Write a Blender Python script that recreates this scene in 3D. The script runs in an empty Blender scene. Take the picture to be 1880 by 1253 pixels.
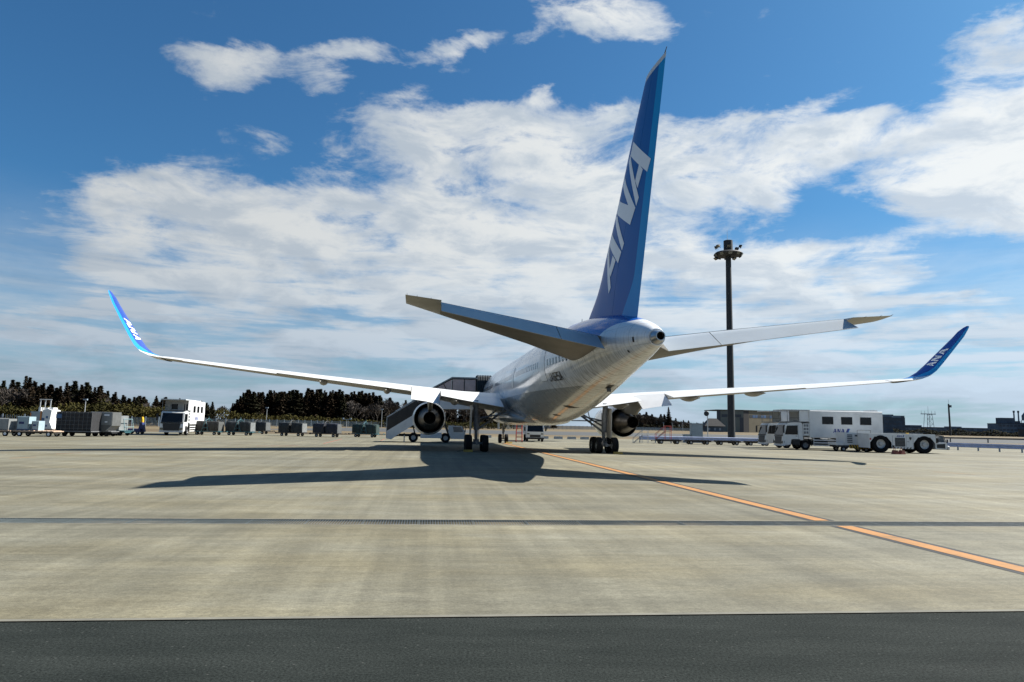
import bpy, bmesh, math, random
from math import sin, cos, tan, pi, sqrt, radians, atan2, hypot, exp
from mathutils import Vector, Matrix

SC = bpy.context.scene
COL = SC.collection

# ------------------------------------------------------------------ camera
CAM_H, PITCH, ROLL, FPX = 1.91929, 0.119823, -0.019904, 1276.22   # FPX: focal length for a 1880 px wide frame
YAW = 0.128415                                                     # heading of the parked airliner
cam = bpy.data.cameras.new('camera')
cam.sensor_width = 36.0
cam.lens = FPX / 1880.0 * 36.0
cam.clip_start = 0.1
cam.clip_end = 20000.0
camo = bpy.data.objects.new('camera', cam)
COL.objects.link(camo)
_f = Vector((0, cos(PITCH), sin(PITCH)))
_r0 = Vector((1, 0, 0)); _u0 = Vector((0, -sin(PITCH), cos(PITCH)))
_r = _r0 * cos(ROLL) - _u0 * sin(ROLL)
_u = _r0 * sin(ROLL) + _u0 * cos(ROLL)
camo.matrix_world = Matrix(((_r.x, _u.x, -_f.x, 0), (_r.y, _u.y, -_f.y, 0), (_r.z, _u.z, -_f.z, CAM_H), (0, 0, 0, 1)))
SC.camera = camo

def pixdir(px, py):
    a = (px - 940) / FPX; b = (626.5 - py) / FPX
    return (_f + _r * a + _u * b).normalized()

# ------------------------------------------------------------------ sun, sky, exposure
SUN_EL = math.atan2(1.0, 1.046)
SUN_AZ = math.atan2(0.990, 0.339)          # clockwise from +Y
sun = bpy.data.lights.new('sun', 'SUN')
sun.energy = 5.0
sun.angle = radians(0.53)
sun.color = (1.0, 0.95, 0.87)
suno = bpy.data.objects.new('sun', sun)
COL.objects.link(suno)
suno.rotation_euler = (pi / 2 - SUN_EL, 0, -SUN_AZ + pi)
_sd = Vector((cos(SUN_EL) * sin(SUN_AZ), cos(SUN_EL) * cos(SUN_AZ), sin(SUN_EL)))
suno.rotation_mode = 'QUATERNION'
suno.rotation_quaternion = _sd.to_track_quat('Z', 'Y')
suno.location = _sd * 200

SC.view_settings.view_transform = 'Standard'
SC.view_settings.look = 'None'
SC.view_settings.gamma = 1.0
SC.view_settings.use_curve_mapping = False
SC.view_settings.exposure = 1.3

world = bpy.data.worlds.new('World')
SC.world = world
world.use_nodes = True
WN = world.node_tree.nodes; WL = world.node_tree.links
WN.clear()
def wn(t, **k):
    n = WN.new(t)
    for a, b in k.items():
        setattr(n, a, b)
    return n
def wmath(op, a, b=None, c=None, clamp=False):
    n = wn('ShaderNodeMath', operation=op, use_clamp=clamp)
    for i, v in enumerate((a, b, c)):
        if v is None: continue
        if isinstance(v, (int, float)): n.inputs[i].default_value = v
        else: WL.new(v, n.inputs[i])
    return n.outputs[0]
def wmap(v, a, b, c=0.0, d=1.0, smooth=True):
    n = wn('ShaderNodeMapRange', interpolation_type='SMOOTHSTEP' if smooth else 'LINEAR')
    WL.new(v, n.inputs['Value'])
    n.inputs['From Min'].default_value = a; n.inputs['From Max'].default_value = b
    n.inputs['To Min'].default_value = c; n.inputs['To Max'].default_value = d
    return n.outputs[0]
SKY_STR = 0.05
sky = wn('ShaderNodeTexSky', sky_type='NISHITA')
sky.sun_disc = False
sky.sun_elevation = SUN_EL
sky.sun_rotation = SUN_AZ
sky.altitude = 0
sky.air_density = 1.0
sky.dust_density = 1.2
sky.ozone_density = 3.0
tc = wn('ShaderNodeTexCoord')
sep = wn('ShaderNodeSeparateXYZ'); WL.new(tc.outputs['Generated'], sep.inputs[0])
dx, dy, dz = sep.outputs
az = wmath('ARCTAN2', dx, dy)
el = wmath('ARCSINE', dz)
ae = wn('ShaderNodeCombineXYZ'); WL.new(az, ae.inputs[0]); WL.new(el, ae.inputs[1])
# slow warp of the lookup, so that every bank gets a ragged, uneven outline
wnz = wn('ShaderNodeTexNoise'); wnz.inputs['Scale'].default_value = 9.0; wnz.inputs['Detail'].default_value = 5.0; wnz.inputs['Roughness'].default_value = 0.6
wmp = wn('ShaderNodeMapping'); wmp.inputs['Scale'].default_value = (1.0, 2.0, 1.0)
WL.new(ae.outputs[0], wmp.inputs[0]); WL.new(wmp.outputs[0], wnz.inputs['Vector'])
wv = wn('ShaderNodeVectorMath', operation='SUBTRACT'); WL.new(wnz.outputs['Color'], wv.inputs[0]); wv.inputs[1].default_value = (0.5, 0.5, 0.5)
wv2 = wn('ShaderNodeVectorMath', operation='MULTIPLY'); WL.new(wv.outputs[0], wv2.inputs[0]); wv2.inputs[1].default_value = (0.13, 0.065, 0.0)
aew = wn('ShaderNodeVectorMath', operation='ADD'); WL.new(ae.outputs[0], aew.inputs[0]); WL.new(wv2.outputs[0], aew.inputs[1])
# cloud banks: where they stand in the sky (photo pixel of the centre, half width, half height, tilt in degrees, weight)
BANKS = [
 (520, 120, 150, 46, 4, 0.80), (400, 138, 90, 55, -20, 0.60), (620, 104, 75, 32, 14, 0.78), (850, 86, 85, 30, 12, 0.88), (735, 116, 110, 22, 0, 0.62), (590, 150, 60, 18, 10, 0.42),
 (1110, 20, 150, 56, -8, 0.95), (1190, 55, 52, 45, -20, 0.62), (980, 60, 40, 14, 20, 0.4),
 (900, 262, 270, 85, -2, 1.0), (1090, 285, 330, 100, -4, 1.0), (740, 250, 130, 60, 0, 0.75), (1330, 300, 290, 82, -3, 0.9), (1480, 262, 170, 62, 6, 0.66), (700, 310, 120, 40, 0, 0.55),
 (515, 275, 75, 28, -20, 0.42), (1003, 177, 34, 18, 0, 0.80), (1103, 207, 30, 22, 0, 0.78), (1400, 215, 130, 24, 4, 0.55),
 (480, 425, 360, 88, -5, 1.1), (330, 380, 190, 55, 0, 0.75), (820, 430, 450, 120, 0, 1.15), (640, 500, 560, 95, 0, 1.15), (250, 505, 200, 45, 2, 0.62), (1000, 500, 440, 100, 0, 1.0), (1080, 400, 300, 100, 0, 0.9),
 (1330, 540, 400, 90, 3, 0.95), (1500, 495, 200, 50, 2, 0.6), (1560, 545, 160, 40, 0, 0.55),
 (330, 620, 520, 62, 0, 0.85), (760, 610, 620, 95, 0, 1.0), (1230, 640, 620, 110, 0, 0.95), (90, 590, 170, 32, -3, 0.62), (1560, 680, 460, 75, 0, 0.85), (300, 690, 560, 45, 0, 0.7),
 (1800, 362, 230, 95, 0, 1.0), (1790, 235, 200, 95, 15, 0.98), (1840, 130, 170, 115, 25, 1.0), (1690, 345, 130, 50, -8, 0.66), (1530, 186, 85, 30, 14, 0.62), (1600, 222, 50, 22, 20, 0.45), (1920, 250, 160, 190, 0, 0.95), (1560, 268, 130, 40, 16, 0.5),
 (1840, 640, 260, 75, 4, 0.85), (1830, 550, 120, 22, 6, 0.5), (1600, 430, 200, 26, 6, 0.42), (1800, 715, 340, 50, 0, 0.75), (1700, 560, 160, 26, 4, 0.5),
 (1990, 420, 120, 120, 0, 0.8), (2200, 300, 260, 160, 0, 0.8), (2350, 560, 420, 140, 0, 0.8), (-260, 470, 260, 60, 0, 0.5), (-300, 640, 400, 60, 0, 0.6),
]
dens = None
for (px, py, rx, ry, rot, w) in BANKS:
    d = pixdir(px, py)
    a0 = atan2(d.x, d.y); e0 = math.asin(d.z)
    d2 = pixdir(px + 10, py); d3 = pixdir(px, py - 10)
    ka = abs(atan2(d2.x, d2.y) - a0) / 10; ke = abs(math.asin(d3.z) - e0) / 10
    tl = -math.degrees(ROLL) * 0 + rot
    m = wn('ShaderNodeMapping', vector_type='TEXTURE')
    m.inputs['Location'].default_value = (a0, e0, 0)
    m.inputs['Rotation'].default_value = (0, 0, radians(tl))
    m.inputs['Scale'].default_value = (rx * ka, ry * ke, 1)
    WL.new(aew.outputs[0], m.inputs[0])
    l = wn('ShaderNodeVectorMath', operation='LENGTH'); WL.new(m.outputs[0], l.inputs[0])
    g = wmap(l.outputs['Value'], 1.45, 0.25, 0.0, w)
    dens = g if dens is None else wmath('MAXIMUM', dens, wmath('ADD', wmath('MULTIPLY', dens, 0.999), wmath('MULTIPLY', g, wmath('SUBTRACT', 1.0, dens))))
# beyond the frame scattered banks of the same kind go on round the sky
farn = wn('ShaderNodeTexNoise'); farn.inputs['Scale'].default_value = 2.2; farn.inputs['Detail'].default_value = 2.0
fmp = wn('ShaderNodeMapping'); fmp.inputs['Scale'].default_value = (1, 1, 2.6); WL.new(tc.outputs['Generated'], fmp.inputs[0]); WL.new(fmp.outputs[0], farn.inputs['Vector'])
outside = wmap(wmath('ABSOLUTE', az), 0.85, 1.15)
above = wmap(el, 0.72, 0.95)
outm = wmath('MAXIMUM', outside, above)
fard = wmath('MULTIPLY', wmap(farn.outputs[0], 0.57, 0.74, 0.0, 0.80), outm)
dens = wmath('MAXIMUM', dens, fard)
# billow noise in a lookup that flattens towards the horizon
cl = wn('ShaderNodeCombineXYZ')
den = wmath('ADD', wmath('MAXIMUM', dz, 0.0), 0.22)
WL.new(wmath('DIVIDE', dx, den), cl.inputs[0]); WL.new(wmath('DIVIDE', dy, den), cl.inputs[1])
n1 = wn('ShaderNodeTexNoise'); n1.inputs['Scale'].default_value = 3.2; n1.inputs['Detail'].default_value = 9.0; n1.inputs['Roughness'].default_value = 0.64; n1.inputs['Distortion'].default_value = 0.35
WL.new(cl.outputs[0], n1.inputs['Vector'])
mp2 = wn('ShaderNodeMapping'); mp2.inputs['Scale'].default_value = (7.0, 17.0, 1.0); mp2.inputs['Location'].default_value = (3.1, 1.7, 0)
WL.new(ae.outputs[0], mp2.inputs[0])
n2 = wn('ShaderNodeTexNoise'); n2.inputs['Scale'].default_value = 1.0; n2.inputs['Detail'].default_value = 10.0; n2.inputs['Roughness'].default_value = 0.64; n2.inputs['Distortion'].default_value = 0.5
WL.new(mp2.outputs[0], n2.inputs['Vector'])
nz = wmath('ADD', wmath('MULTIPLY', n1.outputs[0], 0.40), wmath('MULTIPLY', n2.outputs[0], 0.60))
mp4 = wn('ShaderNodeMapping'); mp4.inputs['Scale'].default_value = (4.5, 42.0, 1.0); mp4.inputs['Location'].default_value = (0.7, 2.3, 0)
WL.new(ae.outputs[0], mp4.inputs[0])
n4 = wn('ShaderNodeTexNoise'); n4.inputs['Scale'].default_value = 1.0; n4.inputs['Detail'].default_value = 9.0; n4.inputs['Roughness'].default_value = 0.6; n4.inputs['Distortion'].default_value = 0.3
WL.new(mp4.outputs[0], n4.inputs['Vector'])
k4 = wmap(el, 0.34, 0.08, 0.0, 0.72)           # near the horizon the decks are seen edge on, as long layers
nz = wmath('ADD', wmath('MULTIPLY', nz, wmath('SUBTRACT', 1.0, k4)), wmath('MULTIPLY', n4.outputs[0], k4))
tot = wmath('ADD', wmath('MULTIPLY', dens, 0.92), wmath('MULTIPLY', wmath('SUBTRACT', nz, 0.5), 3.7))
alpha = wmap(tot, 0.31, 1.00, 0.0, 1.0)
alpha = wmath('MULTIPLY', alpha, 0.96)
veil = wmath('MULTIPLY', wmap(el, 0.30, 0.05, 0.0, 0.92), wmap(nz, 0.36, 0.58, 0.45, 1.0))   # thin stratus low over the horizon
alpha = wmath('MAXIMUM', alpha, veil)
# light and grey inside the banks: thick middles lit from above-right, grey hollows between
mp3 = wn('ShaderNodeMapping'); mp3.inputs['Scale'].default_value = (7.0, 17.0, 1.0); mp3.inputs['Location'].default_value = (3.1 - 0.12, 1.7 - 0.38, 0)
WL.new(ae.outputs[0], mp3.inputs[0])
n3 = wn('ShaderNodeTexNoise'); n3.inputs['Scale'].default_value = 1.0; n3.inputs['Detail'].default_value = 6.0; n3.inputs['Roughness'].default_value = 0.55; n3.inputs['Distortion'].default_value = 0.5
WL.new(mp3.outputs[0], n3.inputs['Vector'])
lit = wmath('MAXIMUM', wmap(wmath('SUBTRACT', n3.outputs[0], n2.outputs[0]), -0.20, 0.10, 0.0, 1.0), wmath('MULTIPLY', k4, wmap(n4.outputs[0], 0.40, 0.62)))
lowg = wmap(el, 0.02, 0.26, 0.0, 1.0)          # thinner, greyer air low in the sky
sunw = wmap(az, -0.75, 0.75, 0.0, 1.0)          # the side towards the sun is brighter
cb = wmath('MULTIPLY', wmath('ADD', 0.80, wmath('MULTIPLY', lit, 0.20)), wmath('ADD', 0.94, wmath('MULTIPLY', lowg, 0.12)))
cb = wmath('MULTIPLY', cb, wmath('ADD', 0.74, wmath('MULTIPLY', sunw, 0.32)))
CLOUD = 0.345 / SKY_STR
ccol = wn('ShaderNodeMix', data_type='RGBA')
ccol.inputs['A'].default_value = (0.70, 0.85, 1.03, 1); ccol.inputs['B'].default_value = (0.97, 1.0, 1.0, 1)
WL.new(wmath('MULTIPLY', wmath('ADD', 0.35, wmath('MULTIPLY', lit, 0.65)), lowg), ccol.inputs['Factor'])
cv = wn('ShaderNodeVectorMath', operation='SCALE'); WL.new(ccol.outputs['Result'], cv.inputs[0]); WL.new(wmath('MULTIPLY', cb, CLOUD), cv.inputs['Scale'])
# clear sky: slight overall grade of the Nishita colours
sg = wn('ShaderNodeVectorMath', operation='MULTIPLY'); WL.new(sky.outputs[0], sg.inputs[0]); sg.inputs[1].default_value = (0.33, 0.69, 0.90)
mx = wn('ShaderNodeMix', data_type='RGBA')
WL.new(alpha, mx.inputs['Factor']); WL.new(sg.outputs[0], mx.inputs['A']); WL.new(cv.outputs[0], mx.inputs['B'])
bg = wn('ShaderNodeBackground'); bg.inputs['Strength'].default_value = SKY_STR
WL.new(mx.outputs['Result'], bg.inputs['Color'])
wo = wn('ShaderNodeOutputWorld'); WL.new(bg.outputs[0], wo.inputs['Surface'])

# ------------------------------------------------------------------ materials
MATS = {}
def nt(m):
    return m.node_tree.nodes, m.node_tree.links
def mat(name, col, rough=0.5, metal=0.0, var=0.12, scale=3.0, bump=0.0, coat=0.0, spec=0.5, stretch=(1, 1, 1), col2=None, bscale=None):
    """Principled material with a noise-driven wear of colour and gloss."""
    m = bpy.data.materials.new(name); m.use_nodes = True
    N, L = nt(m); b = N['Principled BSDF']
    t = N.new('ShaderNodeTexCoord'); mp = N.new('ShaderNodeMapping'); mp.inputs['Scale'].default_value = stretch
    L.new(t.outputs['Object'], mp.inputs[0])
    n = N.new('ShaderNodeTexNoise'); n.inputs['Scale'].default_value = scale; n.inputs['Detail'].default_value = 6; n.inputs['Roughness'].default_value = 0.62
    L.new(mp.outputs[0], n.inputs['Vector'])
    r = N.new('ShaderNodeMapRange'); r.inputs['From Min'].default_value = 0.3; r.inputs['From Max'].default_value = 0.7
    L.new(n.outputs[0], r.inputs['Value'])
    mixn = N.new('ShaderNodeMix'); mixn.data_type = 'RGBA'
    c1 = col2 if col2 else tuple(c * (1 - var * 2) for c in col)
    mixn.inputs['A'].default_value = (*c1, 1); mixn.inputs['B'].default_value = (*[min(1, c * (1 + var * 0.5)) for c in col], 1)
    L.new(r.outputs[0], mixn.inputs['Factor']); L.new(mixn.outputs['Result'], b.inputs['Base Color'])
    rr = N.new('ShaderNodeMapRange'); rr.inputs['To Min'].default_value = min(1, rough + 0.1); rr.inputs['To Max'].default_value = max(0.03, rough - 0.06)
    L.new(n.outputs[0], rr.inputs['Value']); L.new(rr.outputs[0], b.inputs['Roughness'])
    b.inputs['Metallic'].default_value = metal
    b.inputs['Coat Weight'].default_value = coat; b.inputs['Coat Roughness'].default_value = 0.08
    b.inputs['Specular IOR Level'].default_value = spec
    if bump:
        bn = N.new('ShaderNodeTexNoise'); bn.inputs['Scale'].default_value = bscale or scale * 6; bn.inputs['Detail'].default_value = 5
        L.new(mp.outputs[0], bn.inputs['Vector'])
        bp = N.new('ShaderNodeBump'); bp.inputs['Strength'].default_value = bump; bp.inputs['Distance'].default_value = 0.05
        L.new(bn.outputs[0], bp.inputs['Height']); L.new(bp.outputs[0], b.inputs['Normal'])
    MATS[name] = m
    return m
M = MATS
mat('tail_under_shaded', (0.17, 0.158, 0.14), 0.5, var=0.1, scale=0.8)  # grey tailplane underside, with the shade beneath it painted into the colour
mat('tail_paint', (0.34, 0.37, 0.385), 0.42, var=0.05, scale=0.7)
mat('white_paint', (0.74, 0.75, 0.74), 0.32, var=0.06, coat=0.2)
mat('truck_white', (0.62, 0.63, 0.62), 0.38, var=0.07, scale=1.2)
mat('truck_grey', (0.50, 0.52, 0.53), 0.45, var=0.07)  # slightly greyer than the white: bumpers, lift truck roof and front door
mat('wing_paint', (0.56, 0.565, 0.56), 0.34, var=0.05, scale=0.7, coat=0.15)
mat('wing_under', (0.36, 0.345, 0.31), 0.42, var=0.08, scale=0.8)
mat('light_blue', (0.006, 0.27, 0.62), 0.28, var=0.04, coat=0.3)
mat('dark_blue', (0.004, 0.05, 0.25), 0.26, var=0.04, coat=0.3)
mat('letter_white', (0.78, 0.80, 0.82), 0.35, var=0.02)
mat('letter_blue', (0.015, 0.03, 0.20), 0.4, var=0.02)
mat('letter_black', (0.02, 0.02, 0.022), 0.4, var=0.02)
mat('black', (0.008, 0.008, 0.009), 0.6, var=0.1)
mat('grille_black', (0.012, 0.012, 0.014), 0.45, var=0.2)
mat('tyre', (0.008, 0.008, 0.009), 0.85, var=0.2, scale=6, spec=0.2)
mat('rim', (0.42, 0.43, 0.43), 0.42, metal=0.3, var=0.15, scale=8)
mat('steel', (0.45, 0.46, 0.47), 0.3, metal=0.9, var=0.12)
mat('bright_metal', (0.72, 0.73, 0.74), 0.2, metal=1.0, var=0.08, scale=2)
mat('exhaust_metal', (0.12, 0.10, 0.086), 0.4, metal=0.9, var=0.25, scale=2.5)
mat('gear_grey', (0.15, 0.155, 0.16), 0.45, var=0.2, scale=5)
mat('glass', (0.005, 0.006, 0.008), 0.06, var=0.05, spec=0.3)
mat('glass_pale', (0.06, 0.085, 0.11), 0.06, var=0.05, spec=1.0)
mat('glass_tint', (0.38, 0.27, 0.26), 0.12, var=0.1, spec=0.7)
mat('cover_dark', (0.016, 0.021, 0.024), 0.7, var=0.25, scale=2.5, bump=0.5, bscale=6)
mat('cover_brown', (0.022, 0.021, 0.019), 0.7, var=0.25, scale=2.5, bump=0.5, bscale=6)
mat('cover_navy', (0.012, 0.015, 0.028), 0.7, var=0.25, scale=2.5, bump=0.5, bscale=6)
mat('cover_green', (0.012, 0.032, 0.028), 0.65, var=0.25, scale=2.5, bump=0.5, bscale=6)
mat('net_black', (0.014, 0.015, 0.018), 0.75, var=0.3, scale=3, bump=0.6, bscale=8)
mat('container_grey', (0.13, 0.135, 0.132), 0.42, metal=0.3, var=0.15, scale=2)
mat('container_pale', (0.22, 0.235, 0.235), 0.4, metal=0.2, var=0.12, scale=2)
mat('cart_end', (0.16, 0.17, 0.17), 0.6, var=0.25, scale=4, bump=0.4, bscale=8)
mat('teal', (0.025, 0.095, 0.115), 0.5, var=0.2)
mat('pale_teal', (0.16, 0.25, 0.27), 0.5, var=0.12)
mat('pale_blue', (0.27, 0.36, 0.40), 0.45, var=0.1)
mat('navy', (0.012, 0.025, 0.12), 0.45, var=0.2)
mat('yellow', (0.62, 0.36, 0.02), 0.5, var=0.15)
mat('chock_yellow', (0.28, 0.18, 0.02), 0.6, var=0.2)
mat('red', (0.38, 0.03, 0.02), 0.5, var=0.2)
mat('dull_red', (0.20, 0.045, 0.03), 0.6, var=0.25)
mat('orange', (0.55, 0.2, 0.05), 0.55, var=0.2)
mat('bellows', (0.014, 0.030, 0.042), 0.6, var=0.2)
mat('stair_panel', (0.016, 0.013, 0.012), 0.4, var=0.2)
mat('wood_deck', (0.46, 0.34, 0.25), 0.7, var=0.2)
mat('dolly_dark', (0.03, 0.028, 0.025), 0.6, var=0.3)
mat('rail_blue', (0.36, 0.42, 0.60), 0.5, var=0.12, scale=1.2)
mat('galvanised', (0.36, 0.38, 0.39), 0.5, metal=0.3, var=0.15)
mat('mast_paint', (0.012, 0.015, 0.018), 0.6, var=0.15)
mat('lamp_glass', (0.13, 0.125, 0.10), 0.25, var=0.1)
mat('cabinet_grey', (0.27, 0.32, 0.34), 0.55, var=0.08)
mat('hangar_tan', (0.17, 0.145, 0.095), 0.7, var=0.1, scale=0.3)
mat('hangar_green', (0.13, 0.15, 0.135), 0.7, var=0.1, scale=0.3)
mat('hangar_dark', (0.045, 0.055, 0.07), 0.6, var=0.15)
mat('roof_dark', (0.05, 0.047, 0.046), 0.8, var=0.2)
mat('far_wall', (0.09, 0.125, 0.16), 0.8, var=0.2, scale=0.2)
mat('far_wall_dark', (0.055, 0.080, 0.11), 0.8, var=0.25, scale=0.2)
mat('far_blue', (0.06, 0.13, 0.26), 0.7, var=0.2, scale=0.2)
mat('far_pale', (0.21, 0.26, 0.31), 0.7, var=0.15, scale=0.2)
mat('concrete_block', (0.40, 0.40, 0.38), 0.8, var=0.15)
mat('grate_steel', (0.060, 0.075, 0.077), 0.6, metal=0.0, var=0.2, scale=4)
mat('slab_lip', (0.135, 0.13, 0.105), 0.9, var=0.15, scale=3)
mat('drain_edge', (0.16, 0.15, 0.115), 0.85, var=0.25, scale=3)
mat('void', (0.006, 0.006, 0.006), 0.9, var=0.05)
mat('cedar_leaf', (0.021, 0.019, 0.012), 0.9, var=0.3, scale=0.3, col2=(0.032, 0.020, 0.013), spec=0.05)
mat('cedar_leaf_green', (0.019, 0.024, 0.013), 0.9, var=0.3, scale=0.3, col2=(0.026, 0.020, 0.013), spec=0.05)
mat('bark', (0.035, 0.028, 0.022), 0.9, var=0.3, scale=4)
mat('bare_twigs', (0.075, 0.062, 0.052), 0.9, var=0.3, scale=1.5)
mat('bush_leaf', (0.056, 0.048, 0.014), 0.9, var=0.25, scale=0.12, col2=(0.028, 0.028, 0.011), spec=0.05)
mat('fence_metal', (0.22, 0.27, 0.30), 0.55, metal=0.2, var=0.1)

# ------------------------------------------------------------------ mesh helpers
class MB:
    def __init__(s): s.v = []; s.f = []; s.mi = []; s.ms = []; s.cur = 0
    def use(s, m):
        m = M[m] if isinstance(m, str) else m
        if m not in s.ms: s.ms.append(m)
        s.cur = s.ms.index(m); return s
    def face(s, ids): s.f.append(tuple(ids)); s.mi.append(s.cur)
    def pts(s, P):
        i = len(s.v); s.v += [tuple(p) for p in P]; return list(range(i, i + len(P)))
    def poly(s, P): s.face(s.pts(P)); return s
    def box(s, x0, x1, y0, y1, z0, z1, bev=0.0):
        if bev:
            return s.prism_x([(y0 + bev, z0), (y1 - bev, z0), (y1, z0 + bev), (y1, z1 - bev), (y1 - bev, z1), (y0 + bev, z1), (y0, z1 - bev), (y0, z0 + bev)], x0, x1)
        i = s.pts([(x0, y0, z0), (x1, y0, z0), (x1, y1, z0), (x0, y1, z0), (x0, y0, z1), (x1, y0, z1), (x1, y1, z1), (x0, y1, z1)])
        for q in ((0, 3, 2, 1), (4, 5, 6, 7), (0, 1, 5, 4), (1, 2, 6, 5), (2, 3, 7, 6), (3, 0, 4, 7)): s.face([i[k] for k in q])
        return s
    def hexa(s, P):
        i = s.pts(P)
        for q in ((0, 3, 2, 1), (4, 5, 6, 7), (0, 1, 5, 4), (1, 2, 6, 5), (2, 3, 7, 6), (3, 0, 4, 7)): s.face([i[k] for k in q])
        return s
    def loft(s, rings, caps=(True, True), closed=True):
        R = [s.pts(r) for r in rings]; n = len(rings[0])
        for a, b in zip(R, R[1:]):
            for k in range(n if closed else n - 1): s.face((a[k], a[(k + 1) % n], b[(k + 1) % n], b[k]))
        if caps[0]: s.face(R[0][::-1])
        if caps[1]: s.face(R[-1])
        return s
    def prism_y(s, prof, y0, y1):      # profile in x,z
        return s.loft([[(x, y0, z) for x, z in prof], [(x, y1, z) for x, z in prof]])
    def prism_x(s, prof, x0, x1):      # profile in y,z
        return s.loft([[(x0, y, z) for y, z in prof], [(x1, y, z) for y, z in prof]])
    def prism_z(s, prof, z0, z1):
        return s.loft([[(x, y, z0) for x, y in prof], [(x, y, z1) for x, y in prof]])
    def tube(s, a, b, r0, r1=None, n=8, caps=True):
        r1 = r0 if r1 is None else r1
        a = Vector(a); b = Vector(b); d = (b - a).normalized()
        u = d.orthogonal().normalized(); w = d.cross(u)
        return s.loft([[a + (u * cos(2 * pi * k / n) + w * sin(2 * pi * k / n)) * r0 for k in range(n)], [b + (u * cos(2 * pi * k / n) + w * sin(2 * pi * k / n)) * r1 for k in range(n)]], (caps, caps))
    def rev(s, prof, c=(0, 0, 0), axis='y', n=24, caps=(False, False)):   # profile: (position along the axis, radius)
        R = []
        for a, r in prof:
            ring = []
            for k in range(n):
                t = 2 * pi * k / n; p, q = r * cos(t), r * sin(t)
                ring.append({'x': (c[0] + a, c[1] + p, c[2] + q), 'y': (c[0] + p, c[1] + a, c[2] + q), 'z': (c[0] + p, c[1] + q, c[2] + a)}[axis])
            R.append(ring)
        return s.loft(R, caps)
    def build(s, name, m=None, parent=None, smooth=None):
        me = bpy.data.meshes.new(name)
        me.from_pydata(s.v, [], s.f)
        if s.ms:
            for x in s.ms: me.materials.append(x)
            me.polygons.foreach_set('material_index', s.mi)
        else:
            me.materials.append(M[m] if isinstance(m, str) else m)
        bm = bmesh.new(); bm.from_mesh(me)
        bmesh.ops.recalc_face_normals(bm, faces=bm.faces)
        bm.to_mesh(me); bm.free()
        if smooth:
            me.polygons.foreach_set('use_smooth', [True] * len(me.polygons))
            try: me.set_sharp_from_angle(angle=radians(smooth))
            except Exception: pass
        me.update()
        o = bpy.data.objects.new(name, me); COL.objects.link(o)
        if parent is not None: o.parent = parent
        return o
def tag(o, label=None, cat=None, group=None, kind=None):
    if label: o['label'] = label
    if cat: o['category'] = cat
    if group: o['group'] = group
    if kind: o['kind'] = kind
    return o
def thing(name, label, cat, loc=(0, 0, 0), rz=0.0, group=None):
    o = bpy.data.objects.new(name, None); COL.objects.link(o)
    o.location = loc; o.rotation_euler = (0, 0, rz); o.empty_display_size = 0.2
    return tag(o, label, cat, group)
def copy_tree(o, parent=None):
    c = o.copy(); COL.objects.link(c); c.parent = parent
    for k in [x for x in SC.objects if x.parent == o]: copy_tree(k, c)
    return c
KIDS = {}
def dup(root, loc, rz, label, group=None):
    c = copy_tree(root)
    c.location = loc; c.rotation_euler = (0, 0, rz); c['label'] = label
    if group: c['group'] = group
    return c
def wheel(name, parent, c, axis, R, w, rim=0.55, n=20, rimmat='rim', tyremat='tyre'):
    b = MB()
    h = w / 2
    b.use(tyremat).rev([(-h * 0.8, R * rim), (-h, R * 0.72), (-h, R * 0.88), (-h * 0.72, R * 0.98), (0, R), (h * 0.72, R * 0.98), (h, R * 0.88), (h, R * 0.72), (h * 0.8, R * rim)], c, axis, n)
    b.use(rimmat)
    for sgn in (-1, 1):
        b.rev([(sgn * h * 0.8, R * rim), (sgn * h * 0.45, R * rim * 0.82), (sgn * h * 0.4, R * rim * 0.45), (sgn * h * 0.75, R * rim * 0.34), (sgn * h * 0.78, 0.001)], c, axis, n)
    return b.build(name, None, parent, 40)
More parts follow.
